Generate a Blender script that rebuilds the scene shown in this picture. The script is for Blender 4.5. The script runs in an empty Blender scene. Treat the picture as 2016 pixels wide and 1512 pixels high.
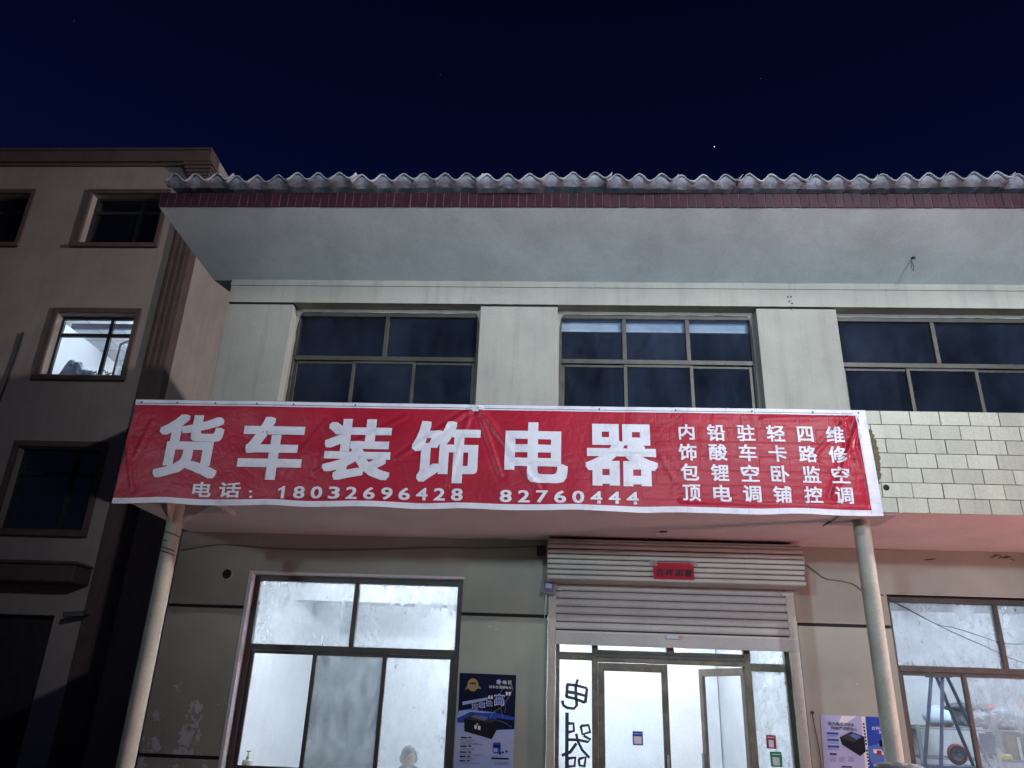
import bpy, bmesh, math, random
from mathutils import Vector, Matrix, noise

random.seed(7)
SC = bpy.context.scene
COL = SC.collection

# ------------------------------------------------------------------ camera
CR = Vector((0.9983996, 0.0450406, 0.0341990))      # camera right
CU = Vector((-0.0142675, -0.3845570, 0.9229910))    # camera up
CW = Vector((-0.0547235, 0.9220018, 0.3832990))     # viewing direction
CP = Vector((0.0, -8.0, 1.6))
FPX = 1514.0                                        # focal length in pixels of the 2016 wide photograph
cam = bpy.data.objects.new('camera', bpy.data.cameras.new('camera'))
COL.objects.link(cam)
cam.matrix_world = Matrix(((CR.x, CU.x, -CW.x, CP.x), (CR.y, CU.y, -CW.y, CP.y), (CR.z, CU.z, -CW.z, CP.z), (0, 0, 0, 1)))
cam.data.sensor_width = 36.0
cam.data.lens = FPX / 2016.0 * 36.0
cam.data.clip_end = 3000.0
SC.camera = cam

# ------------------------------------------------------------------ world: clear night sky
world = bpy.data.worlds.new('World')
SC.world = world
world.use_nodes = True
wn = world.node_tree.nodes; wl = world.node_tree.links
bg = wn['Background']
tc = wn.new('ShaderNodeTexCoord'); sx = wn.new('ShaderNodeSeparateXYZ'); rp = wn.new('ShaderNodeValToRGB')
wl.new(tc.outputs['Generated'], sx.inputs[0]); wl.new(sx.outputs['Z'], rp.inputs[0])
rp.color_ramp.elements[0].position = 0.0; rp.color_ramp.elements[0].color = (0.0040, 0.0058, 0.0300, 1)
rp.color_ramp.elements[1].position = 0.85; rp.color_ramp.elements[1].color = (0.0002, 0.0004, 0.0052, 1)
e = rp.color_ramp.elements.new(0.55); e.color = (0.0013, 0.0030, 0.0205, 1)
wl.new(rp.outputs[0], bg.inputs['Color'])
bg.inputs['Strength'].default_value = 1.0

# faint moonlight
sun = bpy.data.objects.new('moon', bpy.data.lights.new('moon', 'SUN'))
COL.objects.link(sun)
sun.data.energy = 0.012; sun.data.angle = math.radians(0.5); sun.data.color = (0.8, 0.88, 1.0)
sun.rotation_euler = (math.radians(48), 0, math.radians(28))

vs = SC.view_settings
vs.view_transform = 'Standard'; vs.look = 'None'; vs.gamma = 1.0; vs.use_curve_mapping = False
vs.exposure = 0.0
SC.render.engine = 'CYCLES'
SC.cycles.use_denoising = True
SC.cycles.max_bounces = 8; SC.cycles.diffuse_bounces = 5; SC.cycles.transparent_max_bounces = 16
SC.cycles.sample_clamp_indirect = 4.0
SC.cycles.caustics_reflective = False; SC.cycles.caustics_refractive = False

# ------------------------------------------------------------------ pixels to places
def ray(x, y): return CW + CR * ((x - 1008) / FPX) - CU * ((y - 756) / FPX)
def P(x, y, Y=0.0):
    d = ray(x, y); return CP + d * ((Y - CP.y) / d.y)
def PZ(x, y, z):
    d = ray(x, y); return CP + d * ((z - CP.z) / d.z)
def zm(ox, oy, s):            # a zoomed view's coordinates to photograph pixels
    return lambda x, y: (ox + x / s, oy + y / s)

# ------------------------------------------------------------------ object helpers
WLOC = {}
def put(o, parent):
    COL.objects.link(o)
    if parent is not None:
        o.parent = parent
        o.matrix_parent_inverse = Matrix.Translation(-WLOC.get(parent.name, Vector((0, 0, 0))))
def tag(o, label=None, cat=None, group=None, kind=None):
    if label: o['label'] = label
    if cat: o['category'] = cat
    if group: o['group'] = group
    if kind: o['kind'] = kind
    return o
def thing(name, loc, label, cat, group=None):
    o = bpy.data.objects.new(name, None); COL.objects.link(o)
    o.empty_display_size = 0.1
    o.location = loc; WLOC[o.name] = Vector(loc)
    return tag(o, label, cat, group)

class MB:
    def __init__(s): s.v = []; s.f = []
    def add(s, vs_, fs):
        n = len(s.v); s.v += [tuple(v) for v in vs_]; s.f += [tuple(i + n for i in f) for f in fs]; return s
    def box(s, x0, x1, y0, y1, z0, z1):
        return s.add([(x0, y0, z0), (x1, y0, z0), (x1, y1, z0), (x0, y1, z0), (x0, y0, z1), (x1, y0, z1), (x1, y1, z1), (x0, y1, z1)],
                     [(0, 3, 2, 1), (4, 5, 6, 7), (0, 1, 5, 4), (1, 2, 6, 5), (2, 3, 7, 6), (3, 0, 4, 7)])
    def bar(s, a, b, w, h, up=Vector((0, 0, 1))):     # box along a-b
        a = Vector(a); b = Vector(b); d = (b - a).normalized(); sd = d.cross(up)
        if sd.length < 1e-4: sd = d.cross(Vector((1, 0, 0)))
        sd.normalize(); u = sd.cross(d)
        vs_ = [p + sd * (i * w / 2) + u * (j * h / 2) for p in (a, b) for i, j in ((-1, -1), (1, -1), (1, 1), (-1, 1))]
        return s.add(vs_, [(0, 1, 2, 3), (7, 6, 5, 4), (0, 4, 5, 1), (1, 5, 6, 2), (2, 6, 7, 3), (3, 7, 4, 0)])
    def tube(s, pts, r, seg=8, cap=True):
        pts = [Vector(p) for p in pts]; n = len(pts); rr = r if isinstance(r, (list, tuple)) else [r] * n
        base = len(s.v); prev = None
        for i, p in enumerate(pts):
            d = (pts[min(i + 1, n - 1)] - pts[max(i - 1, 0)])
            d = d.normalized() if d.length > 1e-9 else Vector((0, 0, 1))
            if prev is None: a = d.orthogonal().normalized()
            else:
                a = prev - d * prev.dot(d); a.normalize()
            prev = a; b = d.cross(a)
            for k in range(seg):
                t = 2 * math.pi * k / seg; s.v.append(tuple(p + (a * math.cos(t) + b * math.sin(t)) * rr[i]))
        for i in range(n - 1):
            for k in range(seg):
                k2 = (k + 1) % seg
                s.f.append((base + i * seg + k, base + i * seg + k2, base + (i + 1) * seg + k2, base + (i + 1) * seg + k))
        if cap:
            s.f.append(tuple(base + k for k in range(seg))[::-1]); s.f.append(tuple(base + (n - 1) * seg + k for k in range(seg)))
        return s
    def lathe(s, prof, c, seg=20):
        base = len(s.v)
        for (r, z) in prof:
            for k in range(seg):
                t = 2 * math.pi * k / seg; s.v.append((c[0] + r * math.cos(t), c[1] + r * math.sin(t), c[2] + z))
        for i in range(len(prof) - 1):
            for k in range(seg):
                k2 = (k + 1) % seg
                s.f.append((base + i * seg + k, base + i * seg + k2, base + (i + 1) * seg + k2, base + (i + 1) * seg + k))
        return s
    def prism(s, poly, y0, y1):     # polygon of (x, z) points, thick along Y
        n = len(poly)
        vs_ = [(x, y0, z) for x, z in poly] + [(x, y1, z) for x, z in poly]
        fs = [tuple(range(n)), tuple(range(2 * n - 1, n - 1, -1))] + [(i, i + n, (i + 1) % n + n, (i + 1) % n) for i in range(n)]
        return s.add(vs_, fs)
    def build(s, name, mat, parent=None, smooth=False, bevel=0.0, fix=True):
        me = bpy.data.meshes.new(name); me.from_pydata(s.v, [], s.f)
        if fix or bevel:
            bm = bmesh.new(); bm.from_mesh(me)
            bmesh.ops.recalc_face_normals(bm, faces=bm.faces)
            if bevel:
                bmesh.ops.bevel(bm, geom=list(bm.edges), offset=bevel, segments=1, affect='EDGES', clamp_overlap=True)
            bm.to_mesh(me); bm.free()
        if smooth:
            for p in me.polygons: p.use_smooth = True
        me.materials.append(mat)
        o = bpy.data.objects.new(name, me); put(o, parent)
        return o
def box(name, x0, x1, y0, y1, z0, z1, mat, parent=None, bevel=0.0):
    return MB().box(x0, x1, y0, y1, z0, z1).build(name, mat, parent, bevel=bevel)
def copy_of(o, loc, parent, rot=None):
    c = o.copy(); COL.objects.link(c); c.parent = parent
    c.matrix_parent_inverse = Matrix.Translation(-WLOC.get(parent.name, Vector((0, 0, 0))))
    c.location = loc
    if rot: c.rotation_euler = rot
    return c

# ------------------------------------------------------------------ materials (all driven by world position)
def new_mat(name):
    m = bpy.data.materials.new(name); m.use_nodes = True
    return m, m.node_tree.nodes, m.node_tree.links
def rgb(c): return (c[0], c[1], c[2], 1)
def mapping(n, l, scale=(1, 1, 1)):
    g = n.new('ShaderNodeNewGeometry'); mp = n.new('ShaderNodeMapping'); mp.inputs['Scale'].default_value = scale
    l.new(g.outputs['Position'], mp.inputs['Vector']); return mp.outputs['Vector']
def noise_tex(n, l, vec, scale, detail=6, rough=0.6):
    t = n.new('ShaderNodeTexNoise'); t.inputs['Scale'].default_value = scale; t.inputs['Detail'].default_value = detail
    t.inputs['Roughness'].default_value = rough; l.new(vec, t.inputs['Vector']); return t.outputs['Fac']
def ramp(n, l, fac, stops):
    r = n.new('ShaderNodeValToRGB'); els = r.color_ramp.elements
    for i, (p, c) in enumerate(stops):
        el = els[i] if i < 2 else els.new(p)
        el.position = p; el.color = rgb(c) if len(c) == 3 else c
    l.new(fac, r.inputs[0]); return r.outputs[0]
def fmix(n, l, fac, a, b, mode='MIX'):
    m = n.new('ShaderNodeMix'); m.data_type = 'RGBA'; m.blend_type = mode
    for sock, val in ((m.inputs[0], fac), (m.inputs[6], a), (m.inputs[7], b)):
        if isinstance(val, (int, float)): sock.default_value = val
        elif isinstance(val, (tuple, list)): sock.default_value = rgb(val)
        else: l.new(val, sock)
    return m.outputs[2]
def bump(n, l, h, strength, dist=0.01, normal=None):
    b = n.new('ShaderNodeBump'); b.inputs['Strength'].default_value = strength; b.inputs['Distance'].default_value = dist
    l.new(h, b.inputs['Height'])
    if normal: l.new(normal, b.inputs['Normal'])
    return b.outputs[0]
def surface(name, base, dark=None, rough=0.85, metal=0.0, scale=1.6, streak=0.0, fine=60, bumpy=0.15, bdist=0.006, spots=0.0, stain=None, coat=0.0, grain=0.22, vary=0.0):
    """weathered surface: broad blotches, vertical streaks, small spots, fine relief"""
    m, n, l = new_mat(name); b = n['Principled BSDF']
    vec = mapping(n, l)
    dark = dark or tuple(c * 0.78 for c in base)
    f1 = noise_tex(n, l, vec, scale, 8, 0.62)
    col = ramp(n, l, f1, [(0.30, dark), (0.62, base)])
    if streak:
        sv = mapping(n, l, (5.0, 5.0, 0.35)); f2 = noise_tex(n, l, sv, 1.6, 5, 0.6)
        fac = ramp(n, l, f2, [(0.50, (0, 0, 0)), (0.78, (streak,) * 3)])
        col = fmix(n, l, fac, col, tuple(c * 0.45 for c in base))
    if spots:
        f3 = noise_tex(n, l, vec, 22, 3, 0.5)
        fac = ramp(n, l, f3, [(0.66, (0, 0, 0)), (0.74, (spots,) * 3)])
        col = fmix(n, l, fac, col, tuple(c * 0.4 for c in base))
    if stain:
        f4 = noise_tex(n, l, vec, 3.1, 6, 0.65)
        fac = ramp(n, l, f4, [(0.52, (0, 0, 0)), (0.66, (0.8,) * 3)])
        col = fmix(n, l, fac, col, stain)
    if vary:
        oi = n.new('ShaderNodeObjectInfo')
        col = fmix(n, l, 1.0, col, ramp(n, l, oi.outputs['Random'], [(0.0, (1 - vary,) * 3), (1.0, (1.0,) * 3)]), 'MULTIPLY')
    if grain:
        fg = noise_tex(n, l, vec, 75, 3, 0.7)
        col = fmix(n, l, 1.0, col, ramp(n, l, fg, [(0.30, (1 - grain,) * 3), (0.70, (1.0,) * 3)]), 'MULTIPLY')
    l.new(col, b.inputs['Base Color'])
    b.inputs['Roughness'].default_value = rough; b.inputs['Metallic'].default_value = metal
    if coat: b.inputs['Coat Weight'].default_value = coat
    if bumpy:
        h1 = noise_tex(n, l, vec, fine, 4, 0.6); h2 = noise_tex(n, l, vec, 5.0, 4, 0.6)
        nn = bump(n, l, h1, bumpy, bdist); nn = bump(n, l, h2, bumpy * 0.9, bdist * 5, nn)
        l.new(nn, b.inputs['Normal'])
    return m
def plain(name, c, rough=0.6, metal=0.0, var=0.12):
    m = surface(name, c, tuple(x * (1 - var) for x in c), rough, metal, 6.0, bumpy=0.0, grain=0.0)
    if rough in (0.35, 0.4) and 'print' in name or 'card' in name: m.node_tree.nodes['Principled BSDF'].inputs['Specular IOR Level'].default_value = 0.12
    return m
def emitter(name, c, strength):
    m, n, l = new_mat(name); b = n['Principled BSDF']
    b.inputs['Base Color'].default_value = rgb(c); b.inputs['Emission Color'].default_value = rgb(c); b.inputs['Emission Strength'].default_value = strength
    return m
def glass(name, dirt_lo=0.02, dirt_hi=0.35, dirt_col=(0.75, 0.79, 0.82), scale=3.0, marks=0.0, refl=0.10, streak=True, tint=(0.95, 0.98, 1.0), vary=0.0):
    """old window glass: clear, reflecting, with a film of dust that scatters the light behind it"""
    m, n, l = new_mat(name)
    for x in list(n):
        if x.type == 'BSDF_PRINCIPLED': n.remove(x)
    out = [x for x in n if x.type == 'OUTPUT_MATERIAL'][0]
    vec = mapping(n, l, (1, 1, 0.55) if streak else (1, 1, 1))
    f = noise_tex(n, l, vec, scale, 9, 0.68)
    dirt = ramp(n, l, f, [(0.32, (dirt_lo,) * 3), (0.72, (dirt_hi,) * 3)])
    if vary:
        oi = n.new('ShaderNodeObjectInfo')
        dirt = fmix(n, l, 1.0, dirt, ramp(n, l, oi.outputs['Random'], [(0.0, (1 - vary,) * 3), (1.0, (1.0,) * 3)]), 'MULTIPLY')
    tr = n.new('ShaderNodeBsdfTransparent'); tr.inputs[0].default_value = rgb(tint)
    gl = n.new('ShaderNodeBsdfGlossy'); gl.inputs['Roughness'].default_value = 0.04; gl.inputs[0].default_value = (1, 1, 1, 1)
    lw = n.new('ShaderNodeFresnel'); lw.inputs['IOR'].default_value = 1.5
    mr = n.new('ShaderNodeMath'); mr.operation = 'MULTIPLY'; mr.inputs[1].default_value = refl * 10; mr.use_clamp = True
    gb = n.new('ShaderNodeNewGeometry'); ib = n.new('ShaderNodeMath'); ib.operation = 'SUBTRACT'; ib.inputs[0].default_value = 1.0; l.new(gb.outputs['Backfacing'], ib.inputs[1])
    fb = n.new('ShaderNodeMath'); fb.operation = 'MULTIPLY'; l.new(lw.outputs[0], fb.inputs[0]); l.new(ib.outputs[0], fb.inputs[1])
    l.new(fb.outputs[0], mr.inputs[0])
    mx = n.new('ShaderNodeMixShader'); l.new(mr.outputs[0], mx.inputs[0]); l.new(tr.outputs[0], mx.inputs[1]); l.new(gl.outputs[0], mx.inputs[2])
    df = n.new('ShaderNodeBsdfDiffuse'); tl = n.new('ShaderNodeBsdfTranslucent')
    cv = fmix(n, l, f, tuple(c * 0.7 for c in dirt_col), dirt_col)
    if marks:
        v2 = mapping(n, l, (1, 1, 1)); f2 = noise_tex(n, l, v2, 14, 5, 0.75)
        k = ramp(n, l, f2, [(0.645, (0, 0, 0)), (0.675, (marks,) * 3)])
        cv = fmix(n, l, k, cv, (0.09, 0.095, 0.10))
        a = n.new('ShaderNodeMix'); a.data_type = 'RGBA'; a.blend_type = 'LIGHTEN'; a.inputs[0].default_value = 1.0
        l.new(dirt, a.inputs[6]); l.new(k, a.inputs[7]); dirt = a.outputs[2]
    l.new(cv, df.inputs[0]); l.new(cv, tl.inputs[0])
    m2 = n.new('ShaderNodeMixShader'); m2.inputs[0].default_value = 0.6; l.new(df.outputs[0], m2.inputs[1]); l.new(tl.outputs[0], m2.inputs[2])
    m3 = n.new('ShaderNodeMixShader'); l.new(dirt, m3.inputs[0]); l.new(mx.outputs[0], m3.inputs[1]); l.new(m2.outputs[0], m3.inputs[2])
    l.new(m3.outputs[0], out.inputs['Surface'])
    return m

M = {}
M['stucco'] = surface('cream wall paint', (0.50, 0.495, 0.435), (0.38, 0.375, 0.335), 0.9, scale=1.1, streak=0.42, fine=140, bumpy=0.25, bdist=0.004, spots=0.06)
M['soffit'] = surface('white eave render', (0.55, 0.63, 0.64), (0.40, 0.46, 0.47), 0.9, scale=1.3, fine=90, bumpy=0.30, bdist=0.006, stain=(0.48, 0.54, 0.55))
M['ceiling'] = surface('canopy underside render', (0.82, 0.70, 0.67), (0.70, 0.60, 0.57), 0.9, scale=1.5, fine=120, bumpy=0.2, bdist=0.004)
M['black'] = plain('black groove', (0.006, 0.006, 0.010), 0.8)
M['maroon'] = surface('maroon glazed strip tile', (0.055, 0.009, 0.022), (0.034, 0.006, 0.015), 0.4, scale=9, streak=0.0, fine=30, bumpy=0.08, vary=0.35)
M['maroon_back'] = surface('pale streaked joint', (0.33, 0.17, 0.21), (0.16, 0.05, 0.08), 0.8, scale=14, bumpy=0.1)
M['roof'] = surface('grey cement roof tile', (0.46, 0.48, 0.53), (0.20, 0.21, 0.25), 0.85, scale=4.0, fine=70, bumpy=0.35, bdist=0.008, spots=0.5, stain=(0.70, 0.72, 0.76), vary=0.3)
M['tile'] = surface('pale green glazed wall tile', (0.60, 0.635, 0.51), (0.52, 0.555, 0.44), 0.35, scale=2.4, streak=0.45, fine=18, bumpy=0.07, vary=0.22, spots=0.15)
M['grout'] = surface('dark grout', (0.15, 0.16, 0.13), rough=0.95)
M['mortar'] = surface('rough yellow mortar', (0.20, 0.175, 0.09), (0.11, 0.095, 0.05), 0.95, scale=18, fine=80, bumpy=0.6, bdist=0.01)
M['alu'] = surface('bronze window metal', (0.105, 0.097, 0.086), (0.070, 0.065, 0.058), 0.45, 0.35, scale=8, fine=60, bumpy=0.05)
M['alu_dark'] = surface('dark bronze window metal', (0.085, 0.075, 0.070), (0.055, 0.050, 0.048), 0.45, 0.35, scale=8, fine=60, bumpy=0.05)
M['alu_old'] = surface('worn olive door metal', (0.17, 0.16, 0.11), (0.08, 0.077, 0.058), 0.5, 0.3, scale=7, fine=50, bumpy=0.12, stain=(0.06, 0.055, 0.045))
M['room'] = surface('white room plaster', (0.80, 0.82, 0.85), (0.70, 0.72, 0.76), 0.9, scale=0.9, fine=60, bumpy=0.1, spots=0.05)
M['room2'] = surface('grey stained plaster', (0.66, 0.69, 0.74), (0.50, 0.53, 0.58), 0.9, scale=2.2, fine=60, bumpy=0.2, spots=0.25)
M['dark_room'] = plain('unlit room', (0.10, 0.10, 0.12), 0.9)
M['floor'] = surface('grey floor tile', (0.35, 0.34, 0.33), rough=0.5)
M['asphalt'] = surface('asphalt', (0.055, 0.055, 0.055), rough=0.9, fine=120, bumpy=0.4)
M['concrete'] = surface('concrete apron', (0.42, 0.41, 0.40), (0.33, 0.32, 0.31), 0.9, scale=1.0, fine=60, bumpy=0.3, streak=0)
M['white_paint'] = plain('road paint', (0.75, 0.75, 0.72), 0.7)
M['pipe'] = surface('cream painted pipe', (0.50, 0.51, 0.42), (0.40, 0.40, 0.34), 0.6, scale=5, fine=40, bumpy=0.12, streak=0.2, spots=0.25)
M['bracket'] = surface('painted bracket steel', (0.55, 0.50, 0.46), (0.42, 0.38, 0.35), 0.65, scale=6, fine=40, bumpy=0.15)
M['shutter'] = surface('cream shutter steel', (0.56, 0.575, 0.51), (0.46, 0.475, 0.43), 0.5, 0.0, scale=2.5, streak=0.0, fine=30, bumpy=0.05, spots=0.12)
M['shutter_grey'] = surface('grey beige shutter steel', (0.45, 0.465, 0.43), (0.36, 0.375, 0.35), 0.5, 0.0, scale=2.0, fine=30, bumpy=0.06, spots=0.2)
M['steel'] = plain('grey steel', (0.32, 0.33, 0.35), 0.45, 0.4)
M['brown'] = surface('brown painted moulding', (0.150, 0.098, 0.092), (0.105, 0.070, 0.066), 0.8, scale=2.5, fine=70, bumpy=0.15)
M['pinkwall'] = surface('pinkish beige render', (0.46, 0.395, 0.355), (0.36, 0.31, 0.28), 0.9, scale=0.8, streak=0.25, fine=60, bumpy=0.25)
M['lettering'] = surface('white print', (0.74, 0.75, 0.82), (0.62, 0.63, 0.72), 0.45, scale=7, fine=25, bumpy=0.12, spots=0.10)
M['paper_white'] = plain('white paper', (0.78, 0.78, 0.80), 0.6)
M['navy'] = plain('navy print', (0.005, 0.007, 0.032), 0.35)
M['blue'] = plain('blue print', (0.030, 0.075, 0.42), 0.4)
M['blue_mid'] = plain('mid blue print', (0.10, 0.19, 0.50), 0.4)
M['blue_pale'] = plain('pale blue print', (0.36, 0.46, 0.74), 0.4)
M['lavender'] = plain('pale lavender print', (0.44, 0.47, 0.70), 0.4)
M['print_black'] = plain('black print', (0.012, 0.012, 0.018), 0.4)
M['print_dark'] = plain('dark grey print', (0.045, 0.045, 0.055), 0.4)
M['print_grey'] = plain('grey print', (0.16, 0.17, 0.24), 0.4)
M['gold'] = plain('gold print', (0.42, 0.27, 0.07), 0.4)
M['print_white'] = plain('white poster print', (0.80, 0.81, 0.86), 0.4)
M['red_paper'] = surface('red couplet paper', (0.46, 0.010, 0.04), (0.36, 0.008, 0.03), 0.8, scale=7, fine=20, bumpy=0.25)
M['red'] = plain('red plastic', (0.45, 0.03, 0.03), 0.35)
M['red_card'] = plain('red card', (0.40, 0.02, 0.05), 0.4)
M['green_card'] = plain('green card', (0.03, 0.25, 0.10), 0.4)
M['wire'] = plain('dark cable', (0.03, 0.03, 0.033), 0.5)
M['wire_red'] = plain('red cable', (0.16, 0.02, 0.02), 0.5)
M['ink'] = plain('navy brush paint', (0.018, 0.026, 0.060), 0.5)
M['skin'] = plain('skin', (0.50, 0.30, 0.22), 0.55)
M['hair'] = surface('black hair', (0.018, 0.016, 0.018), rough=0.5, fine=150, bumpy=0.5)
M['cloth'] = plain('dark blue jacket', (0.05, 0.06, 0.10), 0.9)
M['wood'] = surface('wood', (0.30, 0.20, 0.12), rough=0.6, fine=30)
M['ladder'] = surface('blue grey ladder metal', (0.13, 0.15, 0.24), (0.09, 0.10, 0.17), 0.5, 0.2, scale=10, fine=40, bumpy=0.1, spots=0.3)
M['card_box'] = surface('cardboard', (0.36, 0.29, 0.20), rough=0.85)
M['plastic_bag'] = surface('crumpled clear bag', (0.48, 0.52, 0.57), (0.24, 0.27, 0.31), 0.22, scale=7, fine=14, bumpy=0.9, bdist=0.03)
M['bag_red'] = surface('red and grey bag', (0.50, 0.16, 0.13), (0.30, 0.10, 0.10), 0.3, scale=8, fine=14, bumpy=0.9, bdist=0.03)
M['bag_dark'] = surface('dark crumpled bag', (0.10, 0.12, 0.14), (0.05, 0.06, 0.07), 0.3, scale=7, fine=14, bumpy=0.9, bdist=0.03)
M['yellow'] = plain('yellow plastic', (0.60, 0.50, 0.06), 0.4)
M['bottle'] = plain('clear bottle', (0.62, 0.66, 0.62), 0.2)
M['pump'] = plain('olive pump', (0.45, 0.40, 0.05), 0.35)
M['leaf'] = plain('leaf', (0.04, 0.09, 0.03), 0.5)
M['tube'] = emitter('fluorescent tube', (0.86, 0.93, 1.0), 430.0)
M['tube_store'] = emitter('store room tube', (0.82, 0.91, 1.0), 210.0)
M['tube_left'] = emitter('neighbour lamp', (0.82, 0.91, 1.0), 230.0)
M['red_glow'] = emitter('red light box face', (1.0, 0.40, 0.42), 72.0)
M['lens'] = emitter('street lamp lens', (0.93, 0.97, 1.0), 6.0)
M['star'] = emitter('star light', (1.0, 1.0, 1.0), 6.0)
M['star_faint'] = emitter('faint star light', (0.8, 0.85, 1.0), 0.12)
M['glass_up'] = glass('upper floor glass', 0.05, 0.26, (0.28, 0.37, 0.60), 1.6, refl=0.13, vary=0.6)
M['glass_low'] = glass('dusty shop glass', 0.10, 0.52, (0.66, 0.71, 0.77), 3.4, marks=0.7)
M['glass_clear'] = glass('clear shop glass', 0.01, 0.05, (0.8, 0.83, 0.86), 3.0)
M['glass_grimy'] = glass('grimy sash glass', 0.50, 0.99, (0.46, 0.52, 0.56), 7.0, marks=0.75)
M['glass_spotted'] = glass('paint spotted glass', 0.06, 0.40, (0.70, 0.74, 0.79), 3.8, marks=0.95)
M['glass_left'] = glass('neighbour glass', 0.01, 0.04, (0.3, 0.35, 0.5), 2.0, refl=0.10)

# red vinyl of the banner: wrinkles, creases where it presses on the tile joints, dirt
def banner_mat():
    m, n, l = new_mat('red banner vinyl'); b = n['Principled BSDF']
    vec = mapping(n, l)
    f = noise_tex(n, l, vec, 2.2, 8, 0.6)
    col = ramp(n, l, f, [(0.30, (0.38, 0.008, 0.030)), (0.68, (0.48, 0.012, 0.042))])
    l.new(col, b.inputs['Base Color'])
    b.inputs['Roughness'].default_value = 0.36
    b.inputs['Specular IOR Level'].default_value = 0.27
    return m, n, l, b, vec
def crinkle(n, l, b, vec, s=1.0):
    vo = n.new('ShaderNodeTexVoronoi'); vo.feature = 'DISTANCE_TO_EDGE'; vo.inputs['Scale'].default_value = 5.5
    ns = n.new('ShaderNodeTexNoise'); ns.inputs['Scale'].default_value = 2.6; ns.inputs['Detail'].default_value = 4
    l.new(vec, ns.inputs['Vector'])
    av = n.new('ShaderNodeVectorMath'); av.operation = 'MULTIPLY_ADD'
    av.inputs[1].default_value = (0.55, 0.55, 0.55); l.new(ns.outputs['Color'], av.inputs[0]); l.new(vec, av.inputs[2])
    l.new(av.outputs[0], vo.inputs['Vector'])
    c1 = ramp(n, l, vo.outputs['Distance'], [(0.0, (0, 0, 0)), (0.12, (1, 1, 1))])
    h2 = noise_tex(n, l, vec, 9, 5, 0.6)
    # tile joints pressing through, only to the right where the sheet lies on the tiles
    sp = n.new('ShaderNodeSeparateXYZ'); l.new(vec, sp.inputs[0])
    cm = n.new('ShaderNodeCombineXYZ'); l.new(sp.outputs['X'], cm.inputs[0]); l.new(sp.outputs['Z'], cm.inputs[1])
    br = n.new('ShaderNodeTexBrick'); br.inputs['Scale'].default_value = 1.0; br.inputs['Brick Width'].default_value = 0.25; br.inputs['Row Height'].default_value = 0.129
    br.inputs['Mortar Size'].default_value = 0.008; br.inputs['Mortar Smooth'].default_value = 0.6
    l.new(cm.outputs[0], br.inputs['Vector'])
    mk = n.new('ShaderNodeMapRange'); mk.inputs['From Min'].default_value = 0.2; mk.inputs['From Max'].default_value = 1.6; l.new(sp.outputs['X'], mk.inputs['Value'])
    ml = n.new('ShaderNodeMath'); ml.operation = 'MULTIPLY'; l.new(br.outputs['Fac'], ml.inputs[0]); l.new(mk.outputs[0], ml.inputs[1])
    nn = bump(n, l, h2, 0.20 * s, 0.02); nn = bump(n, l, c1, 0.12 * s, 0.006, nn); nn = bump(n, l, ml.outputs[0], 0.5 * s, -0.004, nn)
    l.new(nn, b.inputs['Normal'])
bm_, n_, l_, b_, v_ = banner_mat(); crinkle(n_, l_, b_, v_); M['banner'] = bm_
m_, n_, l_ = new_mat('white banner border'); b_ = n_['Principled BSDF']; v_ = mapping(n_, l_)
l_.new(ramp(n_, l_, noise_tex(n_, l_, v_, 5, 7, 0.65), [(0.24, (0.58, 0.60, 0.70)), (0.5, (0.82, 0.84, 0.94))]), b_.inputs['Base Color']); b_.inputs['Roughness'].default_value = 0.4
crinkle(n_, l_, b_, v_, 0.8); M['border'] = m_
m_, n_, l_ = new_mat('white banner print'); b_ = n_['Principled BSDF']; v_ = mapping(n_, l_)
l_.new(ramp(n_, l_, noise_tex(n_, l_, v_, 6, 8, 0.7), [(0.24, (0.60, 0.62, 0.72)), (0.48, (0.84, 0.86, 0.95))]), b_.inputs['Base Color']); b_.inputs['Roughness'].default_value = 0.4
crinkle(n_, l_, b_, v_, 0.9); M['print'] = m_

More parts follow.
